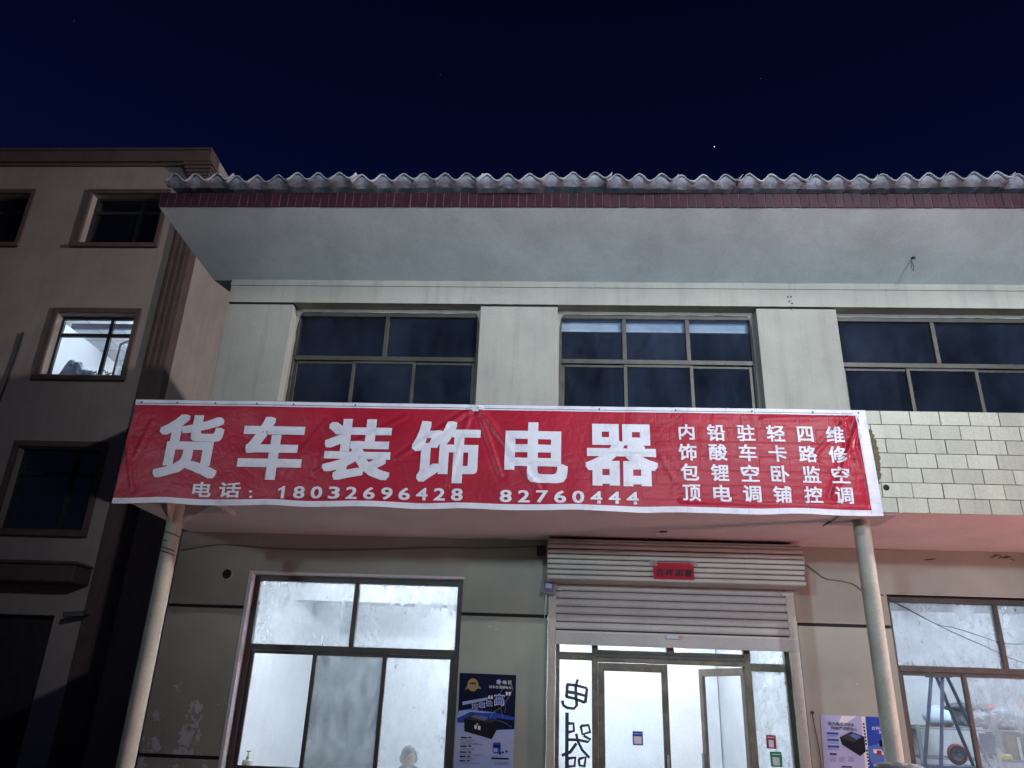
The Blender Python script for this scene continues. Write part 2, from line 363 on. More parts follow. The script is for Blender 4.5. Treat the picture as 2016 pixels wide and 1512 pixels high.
# lower wall: the cream paint, darkened to carry the ground storey's shade, with flaked-off patches where the undercoat shows
def flaked():
    m, n, l = new_mat('shaded flaking cream wall paint'); b = n['Principled BSDF']; vec = mapping(n, l)
    f1 = noise_tex(n, l, vec, 1.1, 8, 0.6)
    col = ramp(n, l, f1, [(0.30, (0.275, 0.295, 0.245)), (0.65, (0.375, 0.40, 0.33))])
    f4 = noise_tex(n, l, vec, 3.0, 6, 0.7)
    col = fmix(n, l, ramp(n, l, f4, [(0.58, (0, 0, 0)), (0.75, (0.45,) * 3)]), col, (0.30, 0.29, 0.25))
    sp = n.new('ShaderNodeSeparateXYZ'); l.new(vec, sp.inputs[0])
    mask = n.new('ShaderNodeMapRange'); mask.inputs['From Min'].default_value = 1.95; mask.inputs['From Max'].default_value = 1.2
    l.new(sp.outputs['Z'], mask.inputs['Value'])
    m2 = n.new('ShaderNodeMapRange'); m2.inputs['From Min'].default_value = -3.0; m2.inputs['From Max'].default_value = -3.35
    l.new(sp.outputs['X'], m2.inputs['Value'])
    mm = n.new('ShaderNodeMath'); mm.operation = 'MULTIPLY'; l.new(mask.outputs[0], mm.inputs[0]); l.new(m2.outputs[0], mm.inputs[1])
    f5 = noise_tex(n, l, vec, 4.2, 9, 0.72)
    ad = n.new('ShaderNodeMath'); ad.operation = 'MULTIPLY_ADD'; ad.inputs[1].default_value = 0.13; l.new(mm.outputs[0], ad.inputs[0]); l.new(f5, ad.inputs[2])
    fl = ramp(n, l, ad.outputs[0], [(0.655, (0, 0, 0)), (0.67, (1, 1, 1))])
    col = fmix(n, l, fl, col, (0.58, 0.59, 0.62))
    l.new(col, b.inputs['Base Color']); b.inputs['Roughness'].default_value = 0.9
    h = noise_tex(n, l, vec, 130, 4, 0.6)
    nn = bump(n, l, h, 0.2, 0.004); nn = bump(n, l, fl, 0.5, -0.003, nn); l.new(nn, b.inputs['Normal'])
    return m
M['wall_low'] = flaked()

# ------------------------------------------------------------------ glyphs
GL = {}
def glyph(ch, bold=0.0):
    k = (ch, bold)
    if k in GL: return GL[k]
    c = bpy.data.curves.new('glyph', 'FONT'); c.body = ch; c.size = 1.0; c.resolution_u = 3
    o = bpy.data.objects.new('glyph', c); COL.objects.link(o)
    dg = bpy.context.evaluated_depsgraph_get()
    me = bpy.data.meshes.new_from_object(o.evaluated_get(dg))
    vs_ = [(v.co.x, v.co.y) for v in me.vertices]; fs = [tuple(p.vertices) for p in me.polygons]
    bpy.data.objects.remove(o); bpy.data.curves.remove(c); bpy.data.meshes.remove(me)
    V, F = [], []
    sh = [(0, 0)] + ([(bold * i, bold * 0.82 * j) for i in ((-1, -.5, 0, .5, 1) if bold >= 0.03 else (-1, 0, 1)) for j in ((-1, -.5, 0, .5, 1) if bold >= 0.03 else (-1, 0, 1)) if max(abs(i), abs(j)) == 1] if bold else [])
    for li, (dx, dy) in enumerate(sh):
        b = len(V); V += [(x + dx, y + dy, li) for x, y in vs_]; F += [tuple(i + b for i in f) for f in fs]
    x0 = min(v[0] for v in V); x1 = max(v[0] for v in V); y0 = min(v[1] for v in V); y1 = max(v[1] for v in V)
    GL[k] = (V, F, x0, x1, y0, y1)
    return GL[k]
# a figure one with a flag, as on the banner
_o = [(0.30, 0.0), (0.47, 0.0), (0.47, 0.73), (0.34, 0.73), (0.30, 0.66), (0.12, 0.55), (0.12, 0.43), (0.30, 0.52)]
GL[('1', 0.022)] = ([(x, y, 0) for x, y in _o], [tuple(range(8))], 0.12, 0.47, 0.0, 0.73)
def char(name, ch, X0, X1, Z0, Z1, Yf, mat, parent, bold=0.0, cut=0.0, shear=0.0, mirror=False, lay=0.00012):
    V, F, x0, x1, y0, y1 = glyph(ch, bold)
    sx_ = (X1 - X0) / max(x1 - x0, 1e-6); sz_ = (Z1 - Z0) / max(y1 - y0, 1e-6)
    bm = bmesh.new(); vv = []
    for x, y, li in V:
        u = (x1 - x) if mirror else (x - x0)
        vv.append(bm.verts.new((X0 + u * sx_ + shear * (y - y0) * sz_, li * lay, Z0 + (y - y0) * sz_)))
    for f in F:
        try: bm.faces.new([vv[i] for i in f])
        except ValueError: pass
    if cut:
        for ax, lo, hi in ((0, X0, X1), (2, Z0, Z1)):
            k = math.ceil(lo / cut) * cut
            while k < hi:
                co = Vector((0, 0, 0)); co[ax] = k; no = Vector((0, 0, 0)); no[ax] = 1
                bmesh.ops.bisect_plane(bm, geom=bm.verts[:] + bm.edges[:] + bm.faces[:], plane_co=co, plane_no=no); k += cut
    for v in bm.verts: v.co.y = Yf(v.co.x, v.co.z) - v.co.y
    bm.normal_update()
    for f in bm.faces:
        if f.normal.y > 0: f.normal_flip()
    me = bpy.data.meshes.new(name); bm.to_mesh(me); bm.free(); me.materials.append(mat)
    for p in me.polygons: p.use_smooth = bool(cut)
    o = bpy.data.objects.new(name, me); put(o, parent)
    return o
def pchar(name, ch, x0, y0, x1, y1, Y, mat, parent, bold=0.0, **kw):      # glyph filling a pixel box on a plane Y
    a = P(x0, (y0 + y1) / 2, Y); b = P(x1, (y0 + y1) / 2, Y); t = P((x0 + x1) / 2, y0, Y); d = P((x0 + x1) / 2, y1, Y)
    return char(name, ch, a.x, b.x, d.z, t.z, (lambda X, Z: Y), mat, parent, bold, **kw)
def ppoly(name, pts, Y, mat, parent, th=0.0012):                          # outline in pixels laid on a plane Y
    return MB().prism([(P(x, y, Y).x, P(x, y, Y).z) for x, y in pts], Y - th, Y).build(name, mat, parent)
def pquad(name, x0, y0, x1, y1, Y, mat, parent, th=0.0012):               # upright rectangle from a pixel box
    a = P(x0, (y0 + y1) / 2, Y); b = P(x1, (y0 + y1) / 2, Y); t = P((x0 + x1) / 2, y0, Y); d = P((x0 + x1) / 2, y1, Y)
    return box(name, a.x, b.x, Y - th, Y, d.z, t.z, mat, parent)

# =================================================================== SETTING
def flat(name, x0, x1, y0, y1, z, mat):
    o = MB().add([(x0, y0, z), (x1, y0, z), (x1, y1, z), (x0, y1, z)], [(0, 1, 2, 3)]).build(name, mat); tag(o, kind='structure'); return o
flat('ground', -1500, 1500, -1500, 1500, -0.15, M['concrete'])
flat('road', -200, 200, -22, -10, -0.146, M['asphalt'])
tag(box('pavement', -60, 60, -9.2, 0.0, -0.30, 0.0, M['concrete'], bevel=0.02), kind='structure')

# =================================================================== SHOP BUILDING
XL, XR = -3.93, 9.0
shop = thing('shop_building', (2.5, 0, 0), 'two storey cream shop with red banner, tiled canopy and corrugated roof', 'building')
ZT = 6.24       # top of the upper wall
ZB = 5.945      # underside of the beam over the upper windows
PIL = [(-3.93, -3.128), (-0.877, 0.029), (2.321, 3.225), (5.52, 6.42), (8.71, 9.0)]
WIN = [(-3.128, -0.877), (0.029, 2.321), (3.225, 5.52), (6.42, 8.71)]
box('beam', XL, XR, 0.0, 0.24, ZB, ZT - 0.07, M['stucco'], shop)
box('beam_moulding', XL - 0.004, XR, -0.012, 0.24, ZT - 0.07, ZT + 0.03, M['stucco'], shop)
for a, b in PIL:
    box('pillar', a, b, 0.001, 0.24, 3.30, ZB - 0.030, M['stucco'], shop, bevel=0.004)
    box('groove', a + 0.006, b - 0.006, 0.020, 0.22, ZB - 0.030, ZB, M['black'], shop)
for a, b in WIN:
    box('sill_wall', a, b, 0.003, 0.24, 3.30, 4.50, M['stucco'], shop)
box('side_wall', XL + 0.002, XL + 0.24, 0.24, 8.0, 0.0, 6.62, M['stucco'], shop)
box('side_wall', XR - 0.24, XR - 0.002, 0.24, 8.0, 0.0, 6.62, M['stucco'], shop)
box('rear_wall', XL + 0.24, XR - 0.24, 7.76, 7.998, 0.0, 6.62, M['stucco'], shop)
box('floor_slab', XL + 0.24, XR - 0.24, 0.24, 7.76, 3.10, 3.22, M['room'], shop)
box('room_floor', XL + 0.24, XR - 0.24, 0.30, 7.76, -0.05, 0.0, M['floor'], shop)
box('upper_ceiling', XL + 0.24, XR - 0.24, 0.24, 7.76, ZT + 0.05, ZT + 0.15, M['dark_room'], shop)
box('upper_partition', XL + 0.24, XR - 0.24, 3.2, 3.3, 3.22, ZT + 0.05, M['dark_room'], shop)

# lower walls with grooves
GZ = [1.023, 2.415]
def pier(x0, x1, mat=M['wall_low'], ztop=3.17):
    zs = [0.0] + GZ + [ztop]
    for i in range(3):
        z0 = zs[i] + (0.016 if i else 0); z1 = zs[i + 1] - (0.016 if i < 2 else 0)
        box('wall', x0, x1, 0.0, 0.24, z0, z1, mat, shop, bevel=0.003)
    for g in GZ: box('groove', x0 + 0.006, x1 - 0.006, 0.018, 0.22, g - 0.016, g + 0.016, M['black'], shop)
pier(XL, -3.10); pier(-0.90, -0.030); pier(2.42, 3.32); pier(5.55, 6.45); pier(8.7, 9.0)
W1T, W3T = 2.76, 2.725
box('wall', -3.10, -0.90, 0.0015, 0.24, W1T, 3.17, M['wall_low'], shop)
box('wall', -3.10, -0.90, 0.0015, 0.24, 0.0, 0.85, M['wall_low'], shop)
box('wall', 3.32, 5.55, 0.0015, 0.24, W3T, 3.17, M['wall_low'], shop)
box('wall', 3.32, 5.55, 0.0015, 0.24, 0.0, 0.85, M['wall_low'], shop)
box('wall', 6.45, 8.7, 0.0015, 0.24, 0.0, 3.17, M['wall_low'], shop)
box('wall', -0.030, 2.42, 0.0015, 0.24, 2.45, 3.17, M['wall_low'], shop)
# vent hole through the wall beside the window
hp = P(447, 1130, 0)
MB().lathe([(0.062, 0.0), (0.058, 0.006), (0.050, 0.010), (0.048, 0.004)], (0, 0, 0), 20).build('vent_ring', M['wall_low'], shop, True)
vr = bpy.data.objects['vent_ring']; vr.rotation_euler = (math.pi / 2, 0, 0); vr.location = (hp.x, 0.0, hp.z); vr.matrix_parent_inverse = Matrix.Translation(-WLOC['shop_building'])
o = MB().tube([(hp.x, 0.001, hp.z), (hp.x, -0.004, hp.z)], 0.052, 20).build('vent_hole', M['black'], shop)

# ---- eave: soffit, maroon fascia tiles, corrugated roof tiles
EY, EZ0, EZ1 = -0.85, 6.70, 6.89
XE = -4.54
sof = MB()
nx, ny = 60, 8
for i in range(nx + 1):
    for j in range(ny + 1):
        t = j / ny; x = XE + (XR + 0.5 - XE) * i / nx; y = EY * (1 - t); x += 0.38 * t * (1 - i / nx) ** 6
        z = EZ0 + (ZT - EZ0) * t
        z += 0.008 * noise.noise(Vector((x * 1.7, y * 2.5, 3.1)))
        sof.v.append((x, y, z))
for i in range(nx):
    for j in range(ny):
        a = i * (ny + 1) + j; sof.f.append((a, a + ny + 1, a + ny + 2, a + 1))
n0 = len(sof.v)
sof.add([(XE, EY, EZ0), (XR + 0.5, EY, EZ0), (XR + 0.5, EY, EZ1 - 0.01), (XE, EY, EZ1 - 0.01), (XE + 0.38, 0.0, EZ1), (XR + 0.5, 0.0, EZ1), (XE + 0.38, 0.0, ZT), (XR + 0.5, 0, ZT)],
        [(0, 1, 2, 3), (3, 2, 5, 4), (0, 3, 4, 6), (1, 7, 5, 2)])
sof.build('soffit', M['soffit'], shop, True)
# side overhang of the eave
XS = XE + 0.38
MB().add([(XS, 0.0, ZT), (XL, 0.0, ZT), (XL, 1.0, ZT + 0.04), (XS, 0.0, EZ1), (XL, 0, EZ1), (XL, 1.0, EZ1 + .2)],
         [(0, 1, 2), (5, 4, 3), (0, 3, 4, 1), (1, 4, 5, 2), (2, 5, 3, 0)]).build('side_soffit', M['soffit'], shop)
fas = box('fascia', XE - 0.006, XR + 0.5, EY - 0.010, EY - 0.001, EZ0 + 0.004, EZ1, M['maroon_back'], shop)
ft = MB().box(-0.0435, 0.0435, -0.009, 0.0, -0.094, 0.094).build('fascia_tile', M['maroon'], fas, bevel=0.003)
pitch = 0.0935; k = 0; x = XE + 0.045
while x < XR + 0.45:
    loc = (x + random.uniform(-.0015, .0015), EY - 0.010 + random.uniform(0, .002), (EZ0 + EZ1) / 2 + random.uniform(-.002, .002))
    rot = (random.uniform(-.012, .012), random.uniform(-.02, .02), random.uniform(-.02, .02))
    if k == 0: ft.location = loc; ft.rotation_euler = rot
    else: copy_of(ft, loc, fas, rot)
    x += pitch; k += 1
# roof sheets
LAM, AMP, SW, NW = 0.237, 0.044, 0.711, 3
def sheet(seed, waves=3, y0=-1.05, y1=0.35, slope=0.21):
    rnd = random.Random(seed); m = MB(); ns = waves * 12 + 4; rows = [y0, y0 + 0.06, y0 + 0.2, y1]
    for th in (0.0, -0.014):
        for y in rows:
            for i in range(ns + 1):
                x = i * (waves * LAM + 0.07) / ns
                z = AMP * math.cos(2 * math.pi * (x / LAM - 0.5)) + (y - y0) * slope
                z += 0.006 * noise.noise(Vector((x * 9, y * 6, seed * 3.7))) + th
                if y == y0: z += 0.006 * noise.noise(Vector((x * 25, seed, th * 100)))
                m.v.append((x, y + (0.012 * noise.noise(Vector((x * 14, seed * 2.1, 0))) if y == y0 else 0), z + 0.022 * (x / (waves * LAM)) ** 6 * 0.8))
    nr = len(rows); w = ns + 1
    for b in (0, nr * w):
        for j in range(nr - 1):
            for i in range(ns):
                a = b + j * w + i; m.f.append((a, a + 1, a + w + 1, a + w))
    for i in range(ns):
        m.f.append((i, i + 1, nr * w + i + 1, nr * w + i))
    for j in range(nr - 1):
        for i in (0, ns):
            m.f.append((j * w + i, (j + 1) * w + i, nr * w + (j + 1) * w + i, nr * w + j * w + i))
    return m
def mortar(seed, waves=3, y0=-1.05):
    m = MB(); ns = waves * 12; W = waves * LAM
    for j in range(6):
        t = j / 5
        for i in range(ns + 1):
            x = i * W / ns; wv = AMP * math.cos(2 * math.pi * (x / LAM - 0.5)) - 0.013; zb0 = -0.070
            z = zb0 + (wv - zb0) * t
            y = y0 + 0.115 - 0.085 * t ** 0.8 - 0.030 * math.sin(math.pi * t) * (0.5 + 0.5 * math.cos(2 * math.pi * (x / LAM - 0.5))) + 0.012 * noise.noise(Vector((x * 13, t * 4, seed * 2.3)))
            m.v.append((x, y, z + 0.004 * noise.noise(Vector((x * 22, t * 5, seed)))))
    for j in range(5):
        for i in range(ns): a = j * (ns + 1) + i; m.f.append((a, a + 1, a + ns + 2, a + ns + 1))
    return m
roof = MB()
nxr = int((XR + 0.5 - XE) / LAM * 6)
for y in (0.30, 4.2):
    for i in range(nxr + 1):
        x = XE + 0.05 + i * LAM / 6
        roof.v.append((x, y, EZ1 + 0.06 + (y + 1.05) * 0.21 + AMP * math.cos(2 * math.pi * ((x - XE - 0.05) / LAM - 0.5))))
for i in range(nxr): roof.f.append((i, i + 1, i + nxr + 2, i + nxr + 1))
roof = roof.build('roof', M['roof'], shop, True)
MB().add([(XE + .05, 4.2, EZ1 + 1.13), (XR + .5, 4.2, EZ1 + 1.13), (XR + .5, 8.6, EZ1 + 0.2), (XE + .05, 8.6, EZ1 + 0.2)], [(0, 1, 2, 3)]).build('rear_slope', M['roof'], shop)
M['roof_mortar'] = surface('pale roof mortar', (0.42, 0.46, 0.54), (0.15, 0.17, 0.21), 0.9, scale=5.5, fine=50, bumpy=0.5, bdist=0.012, spots=0.6, vary=0.3)
mprot = [mortar(s).build('mortar_fill', M['roof_mortar'], roof, True) for s in range(4)]
protos = [sheet(s).build('roof_tile', M['roof'], roof, True) for s in range(5)]
x = XE + 0.10; k = 0
while x < XR + 0.2:
    q = protos[k % 5] if k >= 5 else None
    loc = (x, random.uniform(-0.03, 0.02), EZ1 + 0.066 + random.uniform(-0.006, 0.010))
    rot = (random.uniform(-.02, .02), random.uniform(-.02, .012), random.uniform(-.012, .012))
    if q is None: protos[k].location = loc; protos[k].rotation_euler = rot
    else: copy_of(protos[random.randrange(5)], loc, roof, rot)
    if k < 4: mprot[k].location = loc; mprot[k].rotation_euler = rot
    else: copy_of(mprot[random.randrange(4)], loc, roof, rot)
    x += SW; k += 1
# bits on the upper wall
zz = zm(1300, 320, 2.816)
for (a, b) in ((707, 745), (725, 744), (716, 769), (731, 781), (727, 811)):
    p = P(*zz(a, b), 0.0); MB().lathe([(0.011, 0), (0.009, 0.004), (0.0, 0.005)], (0, 0, 0), 8).build('wall_stain', M['print_dark'], shop)
    o = bpy.context.scene.objects[[q.name for q in bpy.data.objects if q.name.startswith('wall_stain')][-1]]
    o.rotation_euler = (math.pi / 2, 0, 0); o.location = (p.x, -0.013 if p.z > 6.17 else (0.0 if p.z > ZB else 0.0), p.z)
# stub of cable hanging from the soffit
hk = Vector((4.02, -0.30, 6.41))
c0 = thing('loose_wire', hk, 'short black wire stub with loop dangling from the white eave', 'wire')
MB().tube([hk + Vector((0.05, 0, 0.0)), hk, hk + Vector((-0.01, -0.01, -0.05)), hk + Vector((-0.02, -0.01, -0.12)), hk + Vector((-0.005, -0.01, -0.17)), hk + Vector((0.008, -0.01, -0.10)), hk + Vector((0.0, 0, -0.02))], 0.004, 6).build('loop', M['wire'], c0, True)
MB().lathe([(0.0, -0.012), (0.03, -0.008), (0.034, 0.01), (0.02, 0.025)], hk + Vector((0.02, 0, 0.005)), 10).build('cap', M['wire'], c0, True)

# ---- upper windows
def window(opening, zt, zb, ymid, upper_x, lower_x, ztr, mat_f, pane_u, pane_l, fw=0.05, parent=shop, sash_bars=True, fd=0.07):
    x0, x1 = opening; m = MB(); y0, y1 = ymid, ymid + fd
    m.box(x0, x0 + fw, y0, y1, zb, zt); m.box(x1 - fw, x1, y0, y1, zb, zt)
    m.box(x0 + fw, x1 - fw, y0, y1, zt - fw, zt); m.box(x0 + fw, x1 - fw, y0, y1, zb, zb + fw)
    m.box(x0 + fw, x1 - fw, y0 - 0.004, y1, ztr - 0.028, ztr + 0.028)
    for x in upper_x: m.box(x - 0.024, x + 0.024, y0 + 0.002, y1, ztr + 0.028, zt - fw)
    w = m.build('window', mat_f, parent, bevel=0.003)
    xs = [x0 + fw] + list(upper_x) + [x1 - fw]
    for i in range(len(xs) - 1):
        a = xs[i] + (0.024 if i else 0); b = xs[i + 1] - (0.024 if i < len(xs) - 2 else 0)
        box('pane', a, b, ymid + 0.034, ymid + 0.038, ztr + 0.028, zt - fw, pane_u[i % len(pane_u)], w)
    xs = [x0 + fw] + list(lower_x) + [x1 - fw]
    for i in range(len(xs) - 1):
        a, b = xs[i], xs[i + 1]; off = 0.012 if i % 2 else 0.030
        s = 0.026; sm = MB(); ys0, ys1 = ymid + off, ymid + off + 0.026
        aa = a - (0.02 if i else 0); bb = b + (0.02 if i < len(xs) - 2 else 0)
        sm.box(aa, aa + s * 1.5, ys0, ys1, zb + fw, ztr - 0.030); sm.box(bb - s * 1.5, bb, ys0, ys1, zb + fw, ztr - 0.030)
        sm.box(aa + s * 1.5, bb - s * 1.5, ys0, ys1, ztr - 0.030 - s * 1.2, ztr - 0.030); sm.box(aa + s * 1.5, bb - s * 1.5, ys0, ys1, zb + fw, zb + fw + 0.05)
        sm.build('sash', mat_f, w, bevel=0.002)
        box('pane', aa + s * 1.5, bb - s * 1.5, ys0 + 0.011, ys0 + 0.015, zb + fw + 0.05, ztr - 0.030 - s * 1.2, pane_l[i % len(pane_l)], w)
    return w
YW = 0.17
def Xw(x, y): return P(x, y, YW).x
window(WIN[0], ZB - 0.045, 4.50, YW, [Xw(760, 660)], [Xw(692, 750), Xw(812, 750)], P(760, 706, YW).z, M['alu'], [M['glass_up']], [M['glass_up']])
window(WIN[1], ZB - 0.045, 4.50, YW, [Xw(1229, 660), Xw(1354, 660)], [Xw(1232, 750), Xw(1363, 750)], P(1290, 713, YW).z, M['alu'], [M['glass_up']], [M['glass_up']])
window(WIN[2], ZB - 0.045, 4.50, YW, [Xw(1839, 660)], [Xw(1794, 760), Xw(1929, 760)], P(1830, 720, YW).z, M['alu'], [M['glass_up']], [M['glass_up']])
window(WIN[3], ZB - 0.045, 4.50, YW, [7.56], [7.2, 7.95], P(1830, 720, YW).z, M['alu'], [M['glass_up']], [M['glass_up']])
for a, b in WIN:    # uneven cement fill between frame and opening
    m = MB(); n = 22
    for i in range(n + 1):
        x = a + (b - a) * i / n; d = 0.047 + 0.010 * noise.noise(Vector((x * 7, 1.3, 0)))
        m.v += [(x, YW - 0.012, ZB), (x, YW - 0.012, ZB - d), (x, YW + 0.03, ZB - d)]
    for i in range(n):
        k = i * 3; m.f += [(k, k + 3, k + 4, k + 1), (k + 1, k + 4, k + 5, k + 2)]
    m.build('cement_fill', M['stucco'], shop)
    for xx, s in ((a, 1), (b, -1)):
        m = MB(); n = 14
        for i in range(n + 1):
            z = 4.5 + (ZB - 4.5) * i / n; d = 0.022 + 0.008 * noise.noise(Vector((z * 7, xx, 2))) + 0.07 * max(0, (i - 12) / 2) ** 2
            m.v += [(xx, YW - 0.010, z), (xx + s * d, YW - 0.010, z), (xx + s * d, YW + 0.03, z)]
        for i in range(n):
            k = i * 3; m.f += [(k, k + 3, k + 4, k + 1), (k + 1, k + 4, k + 5, k + 2)]
        m.build('cement_fill', M['stucco'], shop)
# rolled blind behind the middle upper window
bl = thing('roller_blind', (1.17, 0.35, 5.6), 'pale blue blind hanging behind the upper three pane window above the shutter', 'blind')
bz = P(1290, 652, 0.27).z
M['blind'] = plain('pale blue blind', (0.62, 0.70, 0.80), 0.8)
box('blind_cloth', 0.06, 2.29, 0.268, 0.275, bz, ZB - 0.002, M['blind'], bl)
box('bottom_rail', 0.06, 2.29, 0.260, 0.283, bz - 0.022, bz, M['paper_white'], bl, bevel=0.004)
MB().tube([(0.06, 0.30, ZB - 0.03), (2.29, 0.30, ZB - 0.03)], 0.024, 12).build('roller', M['paper_white'], bl, True)

# ---- canopy
CYF, CZ0, CZ1 = -1.55, 3.17, 4.075
XC = -3.86
can = MB()
can.box(XC, XR, CYF, 0.0, CZ0, CZ0 + 0.12)
can = can.build('canopy', M['ceiling'], shop, bevel=0.006)
box('parapet', XC + 0.002, XR, CYF + 0.004, CYF + 0.12, CZ0 + 0.12, CZ1 - 0.004, M['grout'], shop)
box('parapet_side', XC + 0.002, XC + 0.12, CYF + 0.12, 0.0, CZ0 + 0.12, CZ1 - 0.006, M['stucco'], shop)
gro = box('tile_bed', XC + 0.004, XR, CYF - 0.004, CYF - 0.0005, CZ0 + 0.002, CZ1, M['grout'], shop)
TW, TH = 0.250, 0.1295
tm = MB().box(0.0030, TW - 0.0030, -0.009, 0.0, 0.0028, TH - 0.0028).build('wall_tile', M['tile'], gro, bevel=0.0015)
tm_used = False
x00 = P(1500 + 700 / 3.023, 815, CYF).x      # a joint of the top row
for rI in range(7):
    z = CZ1 - (rI + 1) * TH
    off = (x00 if rI % 2 == 0 else x00 + 0.145) + 0.004 * rI
    i0 = math.floor((2.55 - off) / TW)
    for i in range(i0, i0 + 27):
        xx = off + i * TW
        if xx + TW > XR: break
        loc = (xx + random.uniform(-.001, .001), CYF - 0.004 + random.uniform(-.0012, .0008), z)
        rot = (random.uniform(-.004, .004), random.uniform(-.004, .004), random.uniform(-.005, .005))
        if not tm_used: tm.location = loc; tm.rotation_euler = rot; tm_used = True
        else: copy_of(tm, loc, gro, rot)
p = P(1745, 960, CYF - 0.013)
MB().tube([(p.x, CYF - 0.0145, p.z), (p.x, CYF - 0.004, p.z)], 0.026, 16).build('pipe_hole', M['black'], shop)
# ragged strip of old mortar at the banner's edge
m = MB(); n = 26; z0_, z1_ = P(1722, 955, -1.57).z, P(1712, 845, -1.57).z
for i in range(n + 1):
    z = z0_ + (z1_ - z0_) * i / n; t = i / n
    xe = 2.70 + 0.040 + 0.042 * math.sin(math.pi * t) ** 0.7 + 0.012 * random.uniform(-1, 1)
    m.v += [(2.66, -1.5655, z), (xe, -1.570 + random.uniform(-.003, .002), z), (xe + 0.004, -1.558, z)]
for i in range(n):
    k = i * 3; m.f += [(k, k + 1, k + 4, k + 3), (k + 1, k + 2, k + 5, k + 4)]
m.build('mortar_patch', M['mortar'], shop)

# ---- columns with steel brackets
def column(x, y, zt, bracket):
    r = 0.069; pts = []; n = 22
    prof = []
    for i in range(n + 1):
        z = zt * i / n; prof.append((r * (1 + 0.012 * noise.noise(Vector((x, z * 2.2, 0)))), z))
    c = MB().lathe(prof, (x, y, 0), 28).build('column', M['pipe'], shop, True)
    return c
COLY = -1.30
CLX = (P(200 + 385 / 2.842, 980 + 330 / 2.842, COLY).x + P(200 + 120 / 2.842 + 6, 980 + 1400 / 2.842, COLY).x) / 2
CRX = 2.655
cl = column(CLX, COLY, CZ0 - 0.02, True)
cr_ = column(CRX, COLY, CZ0 - 0.012, False)
column(5.95, COLY, CZ0 - 0.012, False)
box('top_plate', CLX - 0.16, CLX + 0.42, COLY - 0.22, COLY + 0.28, CZ0 - 0.020, CZ0 - 0.004, M['bracket'], cl)
MB().prism([(CLX + 0.05, CZ0 - 0.021), (CLX + 0.30, CZ0 - 0.021), (CLX + 0.05, CZ0 - 0.21)], COLY - 0.006, COLY + 0.006).build('gusset', M['bracket'], cl)
MB().prism([(CLX - 0.05, CZ0 - 0.021), (CLX - 0.16, CZ0 - 0.021), (CLX - 0.05, CZ0 - 0.17)], COLY - 0.006, COLY + 0.006).build('gusset', M['bracket'], cl)
g = MB(); yy0, yy1 = COLY - 0.06, COLY - 0.25
g.add([(CLX - .006, yy0, CZ0 - .021), (CLX - .006, yy1, CZ0 - .021), (CLX - .006, yy0, CZ0 - .22), (CLX + .006, yy0, CZ0 - .021), (CLX + .006, yy1, CZ0 - .021), (CLX + .006, yy0, CZ0 - .22)],
      [(0, 1, 2), (5, 4, 3), (0, 3, 4, 1), (1, 4, 5, 2), (2, 5, 3, 0)]); g.build('gusset', M['bracket'], cl)
MB().bar((CLX + 0.425, COLY - 0.20, CZ0 - 0.03), (CLX + 0.425, COLY + 0.27, CZ0 - 0.03), 0.012, 0.05).build('plate_lip', M['bracket'], cl)
MB().bar((CLX + 0.43, COLY - 0.17, CZ0 - 0.012), (CLX + 0.425, COLY + 0.02, CZ0 - 0.085), 0.010, 0.016).build('plate_strut', M['bracket'], cl)
for i, (dz, lo) in enumerate(((0.335, -0.02), (0.40, 0.0), (0.435, 0.012), (0.27, 0.03))):   # rusty tie marks round the pipe
    m = MB(); pts = []
    for k in range(9 if i else 5):
        t = -2.5 + 0.26 * k + lo * 10; pts.append((CLX + 0.0725 * math.cos(t), COLY + 0.0725 * math.sin(t), CZ0 - dz - 0.012 * k * 0.4))
    m.tube(pts, 0.0045, 5).build('tie_wire', M['wire'], cl, True)
box('top_plate', CRX - 0.22, CRX + 0.22, COLY - 0.22, COLY + 0.22, CZ0 - 0.012, CZ0 - 0.002, M['bracket'], cr_)

# ---- ground floor rooms
RW = 5.85
box('room_wall', -3.69, 2.78, RW, RW + 0.12, 0.0, 3.10, M['room'], shop)
box('partition', 2.80, 2.92, 0.245, 7.75, 0.0, 3.10, M['room'], shop)
box('room_wall', 2.92, 8.75, 4.40, 4.52, 0.0, 3.10, M['room2'], shop)
box('ceiling_beam', -3.69, 2.80, 3.2, 3.42, 2.86, 3.10, M['room'], shop)
box('room_lining', -3.688, -3.66, 0.245, 5.85, 0.0, 3.10, M['room'], shop)

# ---- ground floor window beside the pipe
Y1 = 0.10
def X1(x, y): return P(x, y, Y1).x
def frame_window(name, x0, x1, zt, zb, ztr, ux, lx, glass_u, glass_l, mat=M['alu_dark']):
    return window((x0, x1), zt, zb, Y1, ux, lx, ztr, mat, glass_u, glass_l, fw=0.055)
window((-3.09, -0.91), W1T - 0.01, 0.86, Y1, [X1(697, 1210)], [X1(608, 1380), X1(749, 1380)], P(690, 1279, Y1).z, M['alu_dark'],
       [M['glass_low']], [M['glass_clear'], M['glass_grimy'], M['glass_spotted']], fw=0.05)
box('sill', -3.12, -0.88, -0.03, 0.30, 0.835, 0.858, M['stucco'], shop)
m = MB(); n = 18      # pale plastered edge round this window
m.box(-3.135, -3.098, -0.006, 0.098, 0.84, W1T + 0.02); m.box(-3.098, -0.885, -0.006, 0.098, W1T - 0.004, W1T + 0.02)
m.build('window_reveal', M['room'], shop, bevel=0.004)
# ---- store room window on the right
window((3.33, 5.54), W3T - 0.008, 0.86, Y1, [P(1968, 1240, Y1).x], [P(1912, 1400, Y1).x, 5.0], P(1850, 1318, Y1).z, M['alu'],
       [M['glass_low']], [M['glass_clear'], M['glass_low'], M['glass_low']], fw=0.05)
m = MB(); m.box(3.30, 5.56, -0.006, 0.098, W3T, W3T + 0.014); m.build('window_reveal', M['stucco'], shop)

